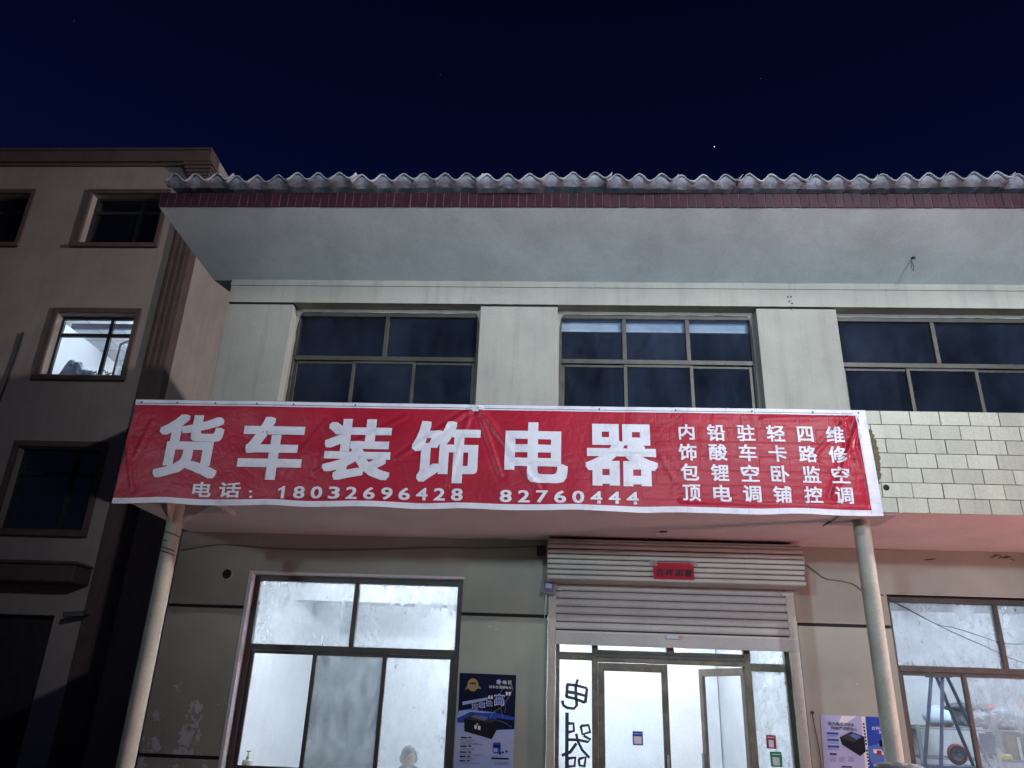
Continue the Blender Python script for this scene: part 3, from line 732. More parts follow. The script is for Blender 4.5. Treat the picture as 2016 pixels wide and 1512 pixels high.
# ---- shop entrance: glazed screen with two leaves
YD = 0.10
def DX(x, y): return P(x, y, YD).x
zz6 = zm(1060, 1250, 3.6)
ztop = 2.42; zdh = P(1250, 1298, YD).z
d0 = DX(1093, 1400); d1 = DX(1572, 1400)
sl1 = (DX(1101, 1400), DX(1166, 1400)); sl2 = (DX(1486, 1400), DX(1553, 1380))
jl = DX(1178, 1400); mid = DX(1318, 1400); jr = DX(1472, 1400)
m = MB()
m.box(d0, sl1[0], YD, YD + 0.08, 0, ztop); m.box(sl1[1], jl, YD, YD + 0.08, 0, ztop)
m.box(jr, sl2[0], YD, YD + 0.08, 0, ztop); m.box(sl2[1], sl2[1] + 0.06, YD, YD + 0.08, 0, ztop)
zr0, zr1 = zdh - 0.022, zdh + 0.050
m.box(sl1[0], sl1[1], YD + 0.002, YD + 0.078, zr0, zr1); m.box(jl, jr, YD - 0.004, YD + 0.084, zr0 - 0.012, zr1); m.box(sl2[0], sl2[1], YD + 0.002, YD + 0.078, zr0 - 0.05, zr1 - 0.05)
mt = DX(1320, 1280); m.box(mt - 0.035, mt + 0.035, YD + 0.001, YD + 0.079, zr1, ztop)
m.box(d0, sl2[1] + 0.06, YD + 0.001, YD + 0.079, ztop, ztop + 0.05)
ent = m.build('door_frame', M['alu_old'], shop, bevel=0.003)
def pane(x0, x1, z0, z1, mat, y=YD + 0.04, parent=ent): return box('pane', x0, x1, y, y + 0.005, z0, z1, mat, parent)
pane(sl1[0], sl1[1], 0.05, zr0, M['glass_clear']); pane(sl1[0], sl1[1], zr1, ztop, M['glass_clear'])
pane(sl2[0], sl2[1], 0.05, zr0 - 0.05, M['glass_low']); pane(sl2[0], sl2[1], zr1 - 0.05, ztop, M['glass_low'])
pane(jl, mt - 0.035, zr1 + 0.03, ztop, M['glass_spotted']); pane(mt + 0.035, jr, zr1 + 0.03, ztop, M['glass_clear'])
m = MB(); m.box(jl, mt - 0.037, YD + 0.02, YD + 0.06, zr1 + 0.001, zr1 + 0.03); m.box(mt + 0.037, jr, YD + 0.02, YD + 0.06, zr1 + 0.001, zr1 + 0.03); m.build('transom_rail', M['alu_old'], ent)
# toothed door-closer rail along the head
m = MB(); za = zr1 - 0.004
m.box(jl - 0.02, jr + 0.02, YD - 0.026, YD - 0.005, za - 0.034, za)
for i in range(46):
    xa = jl + (jr - jl) * (i + 0.3) / 46; m.box(xa, xa + 0.014, YD - 0.034, YD - 0.026, za - 0.026, za - 0.008)
m.build('rack_rail', M['alu_dark'], ent)
def leaf(name_parent, hinge_x, width, ang, mat_glass, sgn, mat=M['alu_old']):
    # built along local +x from the hinge
    m = MB(); zt = zr0 - 0.018; s = 0.060
    m.box(0, s, 0, 0.04, 0.02, zt); m.box(width - s, width, 0, 0.04, 0.02, zt); m.box(s, width - s, 0.001, 0.039, zt - 0.075, zt); m.box(s, width - s, 0.001, 0.039, 0.02, 0.14); m.box(s, width - s, 0.001, 0.039, 0.92, 0.98)
    R = Matrix.Translation((hinge_x, YD + 0.02, 0)) @ Matrix.Rotation(ang, 4, 'Z') @ Matrix.Diagonal((sgn, 1, 1, 1))
    m.v = [tuple(R @ Vector(v)) for v in m.v]
    lf = m.build('door_leaf', mat, shop, bevel=0.003)
    for a, b in ((0.14, 0.92), (0.98, zt - 0.075)):
        g = MB().box(s, width - s, 0.018, 0.023, a, b); g.v = [tuple(R @ Vector(v)) for v in g.v]; g.build('glass', mat_glass, lf)
    hd = MB().bar((width - 0.03, -0.02, 0.95), (width - 0.03, -0.02, 1.20), 0.02, 0.02); hd.v = [tuple(R @ Vector(v)) for v in hd.v]; hd.build('handle', M['steel'], lf)
    return lf
leaf(None, jl + 0.004, mid - jl - 0.004, 0.0, M['glass_clear'], 1)
M['leaf_brown'] = surface('worn brown door metal', (0.24, 0.20, 0.16), (0.15, 0.125, 0.10), 0.5, 0.2, scale=8, fine=50, bumpy=0.1)
wl_ = jr - mid - 0.008
leaf(None, jr - 0.004, wl_, math.radians(-64), glass('scratched door glass', 0.02, 0.10, (0.85, 0.87, 0.90), 4.0, marks=0.12), -1, M['leaf_brown'])
# white reveal to the right of the screen
box('door_reveal', 2.400, 2.418, 0.005, 0.24, 0.0, 2.45, M['room'], shop)

# =================================================================== ROLLER SHUTTER
sh = thing('roller_shutter', (1.2, -0.1, 0), 'cream roller shutter half open over the shop entrance', 'shutter')
HY = -0.34
hx0, hx1 = P(1078, 1100, HY).x, P(1582, 1105, HY).x
hz1, hz0 = CZ0 - 0.02, P(1330, 1147, HY).z
# housing: slats bent round the roll
prof = []
yb = -0.005
arc = [(HY + 0.10, hz1), (HY + 0.035, hz1 - 0.025), (HY + 0.006, hz1 - 0.07)]
nS = 7
zs_ = [hz1 - 0.07 - (hz1 - 0.07 - hz0) * i / nS for i in range(nS + 1)]
def slat(x0, x1, z0, z1, y, name, mat, parent, depth=0.012, n=6, sag=0.0):
    m = MB(); segs = 14
    for j in range(segs + 1):
        x = x0 + (x1 - x0) * j / segs; dz = sag * noise.noise(Vector((x * 1.5, z0 * 3, 0)))
        for i in range(n + 1):
            t = i / n; z = z0 + (z1 - z0) * t
            m.v.append((x, y - depth * (math.sin(math.pi * t) ** 0.38) + (0.003 if i in (0, n) else 0) + sag * 0.7 * noise.noise(Vector((x * 2.1, z * 5, 7))), z + dz))
    w = n + 1
    for j in range(segs):
        for i in range(n):
            a = j * w + i; m.f.append((a, a + w, a + w + 1, a + 1))
    b = len(m.v)
    m.add([(x0, y + 0.003, z0), (x1, y + 0.003, z0), (x1, y + 0.003, z1), (x0, y + 0.003, z1)], [(0, 1, 2, 3)])
    return m.build(name, mat, parent, True)
for i in range(nS):
    slat(hx0, hx1 + 0.008 * math.sin(i), zs_[i + 1] + 0.005, zs_[i] - 0.004, HY + 0.004, 'housing_slat', M['shutter'], sh, 0.013, 6, 0.002)
m = MB()      # rounded upper edge and ends
pr_ = [(yb, hz1), (HY + 0.10, hz1 - 0.002), (HY + 0.035, hz1 - 0.028), (HY + 0.010, hz1 - 0.072), (HY + 0.010, hz0 + 0.002), (HY + 0.03, hz0), (yb, hz0)]
k = len(pr_)
m.add([(hx0 + 0.001, y, z) for y, z in pr_] + [(hx1 - 0.001, y, z) for y, z in pr_], [tuple(range(k))[::-1], tuple(range(k, 2 * k))] + [(i, (i + 1) % k, (i + 1) % k + k, i + k) for i in range(k)])
m.build('housing', M['shutter_grey'], sh)
box('seam_back', hx0 + 0.002, hx1 - 0.002, HY + 0.0075, HY + 0.0095, hz0 + 0.003, hz1 - 0.075, M['black'], sh)
for z_, yy in ((hz1 - 0.030, HY + 0.028), (hz1 - 0.055, HY + 0.010)):
    MB().bar((hx0, yy, z_), (hx1, yy, z_), 0.012, 0.016).build('housing_slat', M['shutter'], sh)
cxa, cxb = P(1094, 1200, -0.06).x, P(1566, 1210, -0.06).x
cz1_, cz0_ = hz0 + 0.08, P(1330, 1276, -0.06).z
zb_ = P(1330, 1246, -0.06).z           # bottom bar
nC = 7; step = (cz1_ - zb_) / nC
for i in range(nC):
    slat(cxa, cxb, zb_ + i * step + 0.004, zb_ + (i + 1) * step - 0.004, -0.060, 'slat', M['shutter_grey'], sh, 0.012, 8, 0.0025)
box('bar_back', cxa, cxb, -0.056, -0.046, cz0_ + 0.01, cz1_, M['black'], sh)
box('bottom_bar', cxa, cxb, -0.078, -0.0565, cz0_, zb_ - 0.010, M['shutter_grey'], sh, bevel=0.004)
box('bar_trim', cxa + 0.01, cxb - 0.01, -0.083, -0.0785, zb_ - 0.030, zb_ - 0.016, M['shutter'], sh)
lz = P(1325, 1254, -0.08).z; lx_ = P(1326, 1254, -0.08).x
box('lock_plate', lx_ - 0.075, lx_ + 0.075, -0.090, -0.0835, lz - 0.022, lz + 0.020, M['steel'], sh, bevel=0.003)
box('lock_bolt', lx_ + 0.045, lx_ + 0.085, -0.096, -0.0905, lz - 0.010, lz + 0.010, M['red'], sh)
ra0, ra1 = P(1077, 1350, -0.075).x, P(1093, 1350, -0.075).x
box('guide_rail', ra0, ra1, -0.075, 0.0, 0.0, hz0 - 0.004, M['pipe'], sh, bevel=0.003)
rb0, rb1 = P(1562, 1350, -0.075).x, P(1580, 1350, -0.075).x
box('guide_rail', rb0 + 0.01, rb1, -0.075, 0.0, 0.0, hz0 - 0.004, M['pipe'], sh, bevel=0.003)
zl = P(1100, 1160, -0.09).z
box('rail_latch', ra1 - 0.005, ra1 + 0.05, -0.092, -0.078, zl - 0.010, zl + 0.010, M['shutter'], sh, bevel=0.002)
zl = P(1555, 1171, -0.09).z
box('rail_latch', rb0 - 0.035, rb0 + 0.06, -0.092, -0.078, zl - 0.011, zl + 0.011, M['shutter'], sh, bevel=0.002)
ol = P(1063, 1084, -0.05)
m = MB().box(ol.x - 0.03, ol.x + 0.05, -0.06, -0.001, ol.z - 0.05, ol.z + 0.05); m.build('pulley_bracket', M['wire'], sh, bevel=0.01)

# =================================================================== BANNER
BY = -1.605
BTL, BTR, BBL, BBR = P(270, 787, BY), P(1703, 808, BY), P(222, 990, BY), P(1740, 1016, BY)
CRE = [((940, 800), (1060, 960), 0.9, .012), ((940, 800), (985, 935), .8, .010), ((935, 800), (780, 905), .8, .009), ((930, 800), (880, 960), .6, .008), ((945, 800), (1010, 880), .7, .008),
       ((640, 900), (800, 820), .6, .007), ((620, 930), (740, 850), .6, .007), ((640, 830), (560, 930), .5, .006), ((1690, 830), (1640, 980), 1.0, .012), ((1670, 822), (1600, 900), .7, .008),
       ((1500, 825), (1700, 822), .6, .007), ((1690, 822), (1715, 985), .8, .010), ((1655, 822), (1700, 940), .7, .009), ((260, 960), (250, 860), .6, .006), ((300, 830), (265, 900), .5, .005),
       ((1330, 950), (1300, 900), .5, .006), ((1340, 985), (1720, 1000), .7, .008), ((1500, 890), (1680, 930), .4, .005), ((1380, 870), (1690, 905), .4, .004), ((430, 985), (900, 985), .5, .005)]
CREW = [(P(*a, BY), P(*b, BY), s, h) for a, b, s, h in CRE]
def wr(X, Z):
    d = 0.010 * noise.noise(Vector((X * 1.3, Z * 2.2, 0.4))) + 0.0035 * noise.noise(Vector((X * 5, Z * 5, 1.7)))
    for a, b, s, h in CREW:
        ax, az, bx, bz_ = a.x, a.z, b.x, b.z
        L2 = (bx - ax) ** 2 + (bz_ - az) ** 2; t = ((X - ax) * (bx - ax) + (Z - az) * (bz_ - az)) / L2
        if -0.25 < t < 1.25:
            tt = min(max(t, 0), 1); dd = math.hypot(X - ax - tt * (bx - ax), Z - az - tt * (bz_ - az))
            if dd < 0.12: d += h * s * math.exp(-(dd / 0.022) ** 2) * (1 - 0.5 * tt) - h * 0.5 * s * math.exp(-((dd - 0.035) / 0.02) ** 2)
    v = (Z - BBL.z) / (BTL.z - BBL.z)
    d += 0.012 * math.sin(3.2 * X + 1.0) * math.exp(-max(v, 0) * 9) + 0.010 * max(0, 1 - abs(v - 0.5) * 2)
    if X > 0.8:      # faint tile grid pressing through
        gx = abs(((X - x00) / TW + 0.5) % 1 - 0.5) * TW; gz = abs(((CZ1 - Z) / TH + 0.5) % 1 - 0.5) * TH
        d += 0.0015 * (math.exp(-(gz / 0.012) ** 2) + 0.0 * gx)
    return d
def yb_at(X, Z): return BY - wr(X, Z)
ban = thing('banner', ((BTL.x + BTR.x) / 2, BY, BBL.z), 'long red vinyl shop banner with white Chinese lettering on the canopy front', 'banner')
def ban_pt(u, v):
    t = BTL.lerp(BTR, u); b = BBL.lerp(BBR, u); q = b.lerp(t, v)
    X, Z = q.x, q.z
    e = 0.006 * noise.noise(Vector((X * 3.1, v * 2, 5)))
    if v < 0.5: Z += e * (1 - 2 * v) + 0.005 * math.sin(X * 7) * (1 - 2 * v)
    if u < 0.03: X += 0.018 * noise.noise(Vector((Z * 5, 2, 0))) * (1 - u / 0.03)
    return X, Z
def strip(name, u0, u1, v0, v1, nu, nv, mat, dy=0.0, back=True):
    m = MB()
    for i in range(nu + 1):
        for j in range(nv + 1):
            u = u0 + (u1 - u0) * i / nu; v = v0 + (v1 - v0) * j / nv; X, Z = ban_pt(u, v)
            m.v.append((X, yb_at(X, Z) - dy, Z))
    for i in range(nu):
        for j in range(nv):
            a = i * (nv + 1) + j; m.f.append((a, a + nv + 1, a + nv + 2, a + 1))
    return m.build(name, mat, ban, True, fix=False)
strip('sheet', 0, 1, 0, 1, 420, 64, M['banner'])
strip('border', 0, 1, 0.948, 1.0, 300, 5, M['border'], 0.0025)
strip('border', 0, 1, 0.0, 0.052, 300, 5, M['border'], 0.0025)
strip('border', 0.986, 1.0, 0.052, 0.948, 4, 50, M['border'], 0.0025)
strip('border_line', 0.001, 0.984, 0.9615, 0.9665, 300, 1, M['ink'], 0.0034)
GR = M['print']
za_, zb7, z8, zc_ = None, zm(200, 760, 2.88), zm(800, 780, 2.88), zm(1280, 800, 4.032)
def bchar(ch, L, Rr, T, B, bold, cut=0.045, name='character'):
    a, b, t, d = P(*L, BY), P(*Rr, BY), P(*T, BY), P(*B, BY)
    return char(name, ch, a.x, b.x, d.z, t.z, lambda X, Z: yb_at(X, Z) - 0.0045, GR, ban, bold, cut=cut)
BIG = [('货', zb7, (285, 475), (697, 268), (440, 163), (590, 525)), ('车', zb7, (772, 430), (1165, 230), (965, 177), (960, 533)), ('装', zb7, (1247, 478), (1658, 250), (1350, 188), (1608, 540)),
       ('饰', z8, (33, 280), (422, 212), (100, 142), (280, 495)), ('电', z8, (555, 420), (915, 440), (708, 150), (800, 495)), ('器', z8, (1015, 365), (1425, 365), (1120, 158), (1120, 510))]
for ch, f, L, R_, T, B in BIG: bchar(ch, f(*L), f(*R_), f(*T), f(*B), 0.034)
for ch, x0, y0, x1, y1 in (('电', 518, 545, 625, 630), ('话', 668, 548, 790, 633)):
    bchar(ch, zb7(x0, (y0 + y1) / 2), zb7(x1, (y0 + y1) / 2), zb7((x0 + x1) / 2, y0), zb7((x0 + x1) / 2, y1), 0.024)
for y in (592, 622): bchar('.', zb7(836, y + 6), zb7(856, y + 6), zb7(846, y), zb7(846, y + 13), 0.0)
def digits(s, xl, xr, yt0, yb0, yt1, yb1):
    n = len(s); wd = (xr - xl) / (n - 1 + 0.66)
    for i, ch in enumerate(s):
        t = i / (n - 1); x0 = xl + i * wd; x1 = x0 + wd * 0.66
        if ch == '1': x0 += wd * 0.12; x1 -= wd * 0.16
        yt = yt0 + (yt1 - yt0) * t; yb2 = yb0 + (yb1 - yb0) * t
        bchar(ch, (x0, (yt + yb2) / 2), (x1, (yt + yb2) / 2), ((x0 + x1) / 2, yt), ((x0 + x1) / 2, yb2), 0.022, 0.06)
digits('18032696428', 543, 911, 957, 981, 962, 986)
digits('82760444', 984, 1257, 965, 989, 969, 993)
rows_ = [(207, [287, 520, 757, 992, 1228, 1465], [207, 212, 215, 220, 225, 228]), (0, [295, 535, 772, 1008, 1247, 1485], [368, 368, 373, 378, 383, 385]),
         (0, [312, 552, 790, 1028, 1275, 1508], [525, 530, 535, 540, 545, 548]), (0, [328, 572, 808, 1047, 1293, 1535], [688, 692, 697, 702, 705, 710])]
words = ['内饰包顶', '铅酸锂电', '驻车空调', '轻卡卧铺', '四路监控', '维修空调']
for ci, wd in enumerate(words):
    for ri, ch in enumerate(wd):
        x = rows_[ri][1][ci]; y = rows_[ri][2][ci]; hw = 62 if ch == '内四' else 72; hh = 66
        if ch in '内四': hw = 62; hh = 62
        bchar(ch, zc_(x - hw, y), zc_(x + hw, y), zc_(x, y - hh), zc_(x, y + hh), 0.022, 0.06)
for i, xp in enumerate((280, 350, 425, 507, 579, 700, 1180, 1330, 1480, 1600, 1690)):      # nails along the top edge
    q = P(xp, 787 + (xp - 270) * 0.0147 + 5, BY)
    MB().tube([(q.x, yb_at(q.x, q.z) - 0.010, q.z), (q.x, BY + 0.03, q.z)], 0.0065, 8).build('nail', M['wire'], ban)
q = P(938, 806, BY)
MB().box(q.x - 0.035, q.x + 0.03, yb_at(q.x, q.z) - 0.012, yb_at(q.x, q.z) - 0.008, q.z - 0.02, q.z + 0.014).build('tape', M['paper_white'], ban)

# =================================================================== COUPLET STRIP ON THE HOUSING
HYf = HY - 0.013
cp = thing('couplet_strip', P(1326, 1140, HYf), 'red paper strip with black Chinese greeting taped on the shutter housing', 'paper strip')
a = P(1286, 1124, HYf); b = P(1366, 1124, HYf); t = P(1326, 1108, HYf).z; d = P(1326, 1141, HYf).z
m = MB(); n = 20
for i in range(n + 1):
    for j in range(5):
        x = a.x + (b.x - a.x) * i / n; z = d + (t - d) * j / 4
        m.v.append((x, HYf - 0.004 - 0.003 * noise.noise(Vector((x * 12, z * 14, 2))), z))
for i in range(n):
    for j in range(4): q = i * 5 + j; m.f.append((q, q + 5, q + 6, q + 1))
m.build('paper', M['red_paper'], cp, True)
for i, ch in enumerate('吉祥如意'):
    x0 = 1291 + i * 18.6
    pchar('character', ch, x0, 1119 + i * .5, x0 + 15.5, 1134 + i * .5, HYf - 0.010, M['print_black'], cp, 0.018, shear=0.12)
M['tape'] = glass('clear tape', 0.25, 0.5, (0.8, 0.8, 0.78), 9)
pquad('tape', 1279, 1103, 1294, 1114, HYf - 0.011, M['tape'], cp); pquad('tape', 1359, 1105, 1374, 1114, HYf - 0.011, M['tape'], cp)

# =================================================================== POSTERS
z4 = zm(880, 1280, 6.518)
def PP(f, pts): return [f(*q) for q in pts]
po = thing('battery_poster', P(960, 1512, 0), 'dark blue battery poster with gold badge and small truck beside the entrance', 'poster')
PY = -0.004
ppoly('sheet', PP(z4, [(165, 290), (890, 318), (845, 1640), (75, 1640)]), PY, M['lavender'], po, 0.003)
Ya = PY - 0.0035
ppoly('print_area', PP(z4, [(165, 291), (889, 319), (866, 1015), (640, 1025), (560, 930), (135, 930)]), Ya, M['navy'], po, 0.0004)
ppoly('print_area', PP(z4, [(140, 775), (300, 745), (560, 790), (862, 860), (866, 900), (640, 870), (600, 930), (130, 925)]), Ya - 0.0006, M['blue'], po, 0.0004)
ppoly('print_area', PP(z4, [(150, 780), (300, 762), (450, 785), (640, 800), (450, 805), (300, 790), (135, 870)]), Ya - 0.0012, M['blue_pale'], po, 0.0004)
ppoly('print_area', PP(z4, [(133, 930), (235, 950), (235, 1060), (118, 1085)]), Ya - 0.0006, M['blue_pale'], po, 0.0004)
ppoly('print_area', PP(z4, [(640, 1027), (865, 1018), (860, 1115), (625, 1070)]), Ya - 0.0006, M['blue_pale'], po, 0.0004)
ppoly('print_area', PP(z4, [(105, 1395), (350, 1340), (560, 1345), (855, 1290), (850, 1630), (80, 1630)]), Ya - 0.0002, M['blue_pale'], po, 0.0004)
def bolt(pts, w):
    m = MB()
    for i in range(len(pts) - 1):
        (xa, ya), (xb, yb2) = z4(*pts[i]), z4(*pts[i + 1]); A, B = P(xa, ya, Ya - 0.0022), P(xb, yb2, Ya - 0.0022)
        m.bar(A, B, 0.0006, w, Vector((0, -1, 0)).cross(B - A).normalized())
    m.build('lightning', M['lavender'], po)
bolt([(830, 440), (845, 500), (790, 610), (740, 680), (690, 740), (590, 800), (550, 880), (510, 935)], 0.0024)
bolt([(690, 740), (700, 800), (715, 860)], 0.0014); bolt([(740, 680), (750, 740), (740, 800)], 0.0014); bolt([(690, 545), (710, 500), (760, 480)], 0.002); bolt([(640, 900), (740, 930), (830, 990)], 0.0016)
Yb = Ya - 0.0030
ppoly('battery_picture', PP(z4, [(222, 880), (335, 808), (640, 900), (640, 1020), (575, 1143), (222, 1040)]), Yb, M['print_black'], po, 0.0005)
ppoly('battery_top', PP(z4, [(228, 880), (335, 812), (636, 898), (560, 935)]), Yb - 0.0008, M['print_dark'], po, 0.0004)
ppoly('battery_panel', PP(z4, [(305, 855), (360, 826), (530, 870), (480, 905)]), Yb - 0.0014, M['print_grey'], po, 0.0004)
ppoly('battery_handle', PP(z4, [(400, 850), (430, 838), (520, 862), (515, 885), (495, 888), (430, 866)]), Yb - 0.0020, M['blue_mid'], po, 0.0004)
for q in (((352, 960), (380, 965), (380, 1012), (352, 1005)), ((398, 968), (430, 976), (428, 1028), (396, 1016)), ((380, 940), (398, 944), (396, 960), (380, 958))):
    ppoly('battery_mark', PP(z4, q), Yb - 0.0014, M['print_white'], po, 0.0004)
bc = z4(333, 445)
pts = [(bc[0] + (11.2 if i % 2 else 10.2) * math.cos(2 * math.pi * i / 32), bc[1] + (13.2 if i % 2 else 12.2) * math.sin(2 * math.pi * i / 32)) for i in range(32)]
ppoly('badge', pts, Yb, M['gold'], po, 0.0005)
ppoly('badge_ribbon', PP(z4, [(245, 470), (330, 455), (420, 462), (438, 500), (400, 490), (330, 480), (270, 490), (230, 520)]), Yb - 0.0008, M['card_box'], po, 0.0004)
pchar('badge_text', '王', *z4(290, 408), *z4(375, 448), Yb - 0.0012, M['print_dark'], po) if False else pquad('badge_bar', *z4(292, 415), *z4(372, 440), Yb - 0.0012, M['print_dark'], po, 0.0003)
pchar('character', '梅', *z4(712, 387), *z4(765, 440), Yb, M['print_white'], po, 0.012); pchar('character', '花', *z4(778, 390), *z4(832, 443), Yb, M['print_white'], po, 0.012)
fc = z4(665, 408)
ppoly('flower_emblem', [(fc[0] + (4.6 + 0.7 * math.cos(5 * t)) * math.cos(t), fc[1] + (4.8 + 0.7 * math.cos(5 * t)) * math.sin(t)) for t in [2 * math.pi * i / 30 for i in range(30)]], Yb, M['lavender'], po, 0.0005)
for i, ch in enumerate('驻车空调锂电池'): pchar('character', ch, *z4(542 + i * 41.5, 451 + i * 1.8), *z4(577 + i * 41.5, 488 + i * 1.8), Yb, M['print_white'], po, 0.012)
for i, ch in enumerate('可靠性'):
    pchar('character', ch, *z4(315 + i * 92, 690 - i * 22), *z4(400 + i * 92, 765 - i * 22), Yb - 0.001, M['print_white'], po, 0.05); pchar('character', ch, *z4(321 + i * 92, 695 - i * 22), *z4(394 + i * 92, 760 - i * 22), Yb - 0.0026, M['blue'], po, 0.02)
pchar('character', '高', *z4(605, 560), *z4(738, 712), Yb - 0.001, M['print_white'], po, 0.05); pchar('character', '高', *z4(614, 570), *z4(729, 702), Yb - 0.0026, M['blue'], po, 0.02)
pchar('character', '“', *z4(528, 580), *z4(590, 628), Yb - 0.001, M['print_white'], po, 0.03); pchar('character', '”', *z4(752, 535), *z4(820, 585), Yb - 0.001, M['print_white'], po, 0.03)
ppoly('slogan_bar', PP(z4, [(198, 662), (520, 606), (522, 640), (200, 706)]), Yb, M['blue_pale'], po, 0.0004)
for y0, ls in ((1122, [(178, 315)]), (1232, [(170, 310)]), (1308, [(165, 308)]), (1365, [(162, 300)]), (1420, [(160, 295)])):
    for a_, b_2 in ls:
        pquad('text_line', *z4(a_, y0 - 9), *z4(b_2 - 60, y0 + 9), Yb, M['navy'], po, 0.0003); pquad('text_line', *z4(b_2 - 42, y0 - 8), *z4(b_2, y0 + 8), Yb, M['navy'], po, 0.0003)
for y0, b_2 in ((1153, 355), (1172, 315), (1192, 400), (1208, 455), (1262, 355), (1280, 355), (1340, 440), (1394, 345), (1452, 430)):
    pquad('text_line', *z4(172, y0 - 3), *z4(b_2, y0 + 3), Yb, M['print_grey'], po, 0.0003)
pquad('text_line', *z4(568, 1380), *z4(795, 1402), Yb, M['navy'], po, 0.0003)
for y0 in (1437, 1455, 1470): pquad('text_line', *z4(620, y0 - 3), *z4(795, y0 + 3), Yb, M['print_grey'], po, 0.0003)
ppoly('truck_picture', PP(z4, [(690, 1185), (712, 1180), (782, 1215), (780, 1300), (690, 1318)]), Yb, M['blue_pale'], po, 0.0004)
ppoly('truck_cab', PP(z4, [(590, 1195), (610, 1183), (690, 1188), (690, 1330), (600, 1322), (586, 1300)]), Yb - 0.0008, M['blue'], po, 0.0004)
ppoly('truck_grille', PP(z4, [(598, 1258), (650, 1262), (648, 1310), (596, 1300)]), Yb - 0.0014, M['lavender'], po, 0.0003)
ppoly('truck_windscreen', PP(z4, [(598, 1215), (682, 1222), (682, 1250), (596, 1243)]), Yb - 0.0014, M['navy'], po, 0.0003)
for q in ((682, 1322), (715, 1312), (765, 1300)):
    c = z4(*q); ppoly('truck_wheel', [(c[0] + 2.2 * math.cos(t), c[1] + 2.6 * math.sin(t)) for t in [2 * math.pi * i / 12 for i in range(12)]], Yb - 0.0014, M['print_black'], po, 0.0003)

z1 = zm(1560, 1380, 4.421)
p2 = thing('battery_leaflet', P(1660, 1512, 0), 'pale lavender battery poster right of the shutter with black box picture', 'poster')
ppoly('sheet', PP(z1, [(243, 118), (596, 133), (660, 900), (300, 900)]), PY, M['lavender'], p2, 0.003)
ppoly('glow_streak', PP(z1, [(430, 128), (560, 132), (450, 205), (400, 190)]), Ya, M['print_white'], p2, 0.0003)
ppoly('battery_picture', PP(z1, [(412, 315), (512, 265), (625, 310), (640, 440), (590, 480), (432, 380)]), Yb, M['print_black'], p2, 0.0005)
ppoly('battery_top', PP(z1, [(418, 314), (512, 268), (622, 311), (528, 362)]), Yb - 0.0008, M['print_dark'], p2, 0.0004)
ppoly('battery_panel', PP(z1, [(495, 300), (530, 282), (600, 312), (560, 335)]), Yb - 0.0014, M['blue_mid'], p2, 0.0003)
for i, ch in enumerate('动力电芯'): pchar('character', ch, *z1(308 + i * 36, 180 + i * 2), *z1(340 + i * 36, 213 + i * 2), Yb, M['print_dark'], p2, 0.02)
for i in range(3): pquad('text_line', *z1(455 + i * 28, 192 + i * 2), *z1(479 + i * 28, 218 + i * 2), Yb, M['print_grey'], p2, 0.0003)
for i, ch in enumerate('尚驰严选更安心'): pchar('character', ch, *z1(336 + i * 35 - (max(0, i - 3) * 4), 220 + i * 2), *z1(366 + i * 35 - (max(0, i - 3) * 4), 250 + i * 2), Yb, M['print_dark'], p2, 0.015)
for i in range(3):
    pquad('tag', *z1(300 + i * 4, 273 + i * 57), *z1(400 + i * 4, 292 + i * 57), Yb, M['blue'], p2, 0.0004)
    for j in range(2): pquad('text_line', *z1(302 + i * 4, 299 + j * 11 + i * 57), *z1(395 + i * 4, 303 + j * 11 + i * 57), Yb, M['print_grey'], p2, 0.0003)
pquad('text_line', *z1(325, 453), *z1(385, 472), Yb, M['print_dark'], p2, 0.0003)
for i in range(3):
    for j in range(5): pquad('text_line', *z1(328 + i * 78, 488 + j * 10), *z1(375 + i * 78 + 10 * (j % 2), 491 + j * 10), Yb, M['print_grey'], p2, 0.0003)
pquad('text_line', *z1(430, 568), *z1(520, 580), Yb, M['navy'], p2, 0.0003)
p3 = thing('smart_lock_poster', P(1720, 1512, 0), 'blue poster half hidden behind the right pipe column', 'poster')
ppoly('margin_strip', PP(z1, [(597, 133), (633, 135), (700, 900), (661, 900)]), PY, M['paper_white'], p3, 0.003)
ppoly('sheet', PP(z1, [(634, 135), (850, 146), (905, 900), (701, 900)]), PY, M['blue'], p3, 0.003)
for j in range(15): pquad('text_line', *z1(612 + j * 3.7, 192 + j * 29), *z1(628 + j * 3.7, 210 + j * 29), Ya, M['print_dark'], p3, 0.0003) if j != 7 else None
pquad('tag', *z1(770, 194), *z1(842, 214), Ya, M['print_white'], p3, 0.0003)
for i, ch in enumerate('打开门'): pchar('character', ch, *z1(692 + i * 32, 224 + i), *z1(722 + i * 32, 252 + i), Ya, M['print_white'], p3, 0.015)
pchar('character', '世', *z1(797, 222), *z1(836, 262), Ya, M['print_white'], p3, 0.02)
for i, ch in enumerate('关上门'): pchar('character', ch, *z1(750 + i * 36, 256 + i), *z1(782 + i * 36, 288 + i), Ya, M['print_white'], p3, 0.015)
ppoly('print_area', PP(z1, [(650, 400), (760, 370), (880, 330), (895, 540), (690, 545)]), Ya, M['blue_mid'], p3, 0.0003)
pquad('device_picture', *z1(800, 330), *z1(870, 365), Ya - 0.0008, M['navy'], p3, 0.0003); pquad('device_picture', *z1(706, 422), *z1(780, 455), Ya - 0.0008, M['print_white'], p3, 0.0003)
pquad('device_picture', *z1(735, 430), *z1(775, 470), Ya - 0.0014, M['red_card'], p3, 0.0003); pquad('device_picture', *z1(775, 440), *z1(880, 470), Ya - 0.0008, M['print_white'], p3, 0.0003)
ppoly('figure_picture', PP(z1, [(755, 350), (775, 338), (788, 360), (790, 395), (760, 400)]), Ya - 0.0008, M['navy'], p3, 0.0003)

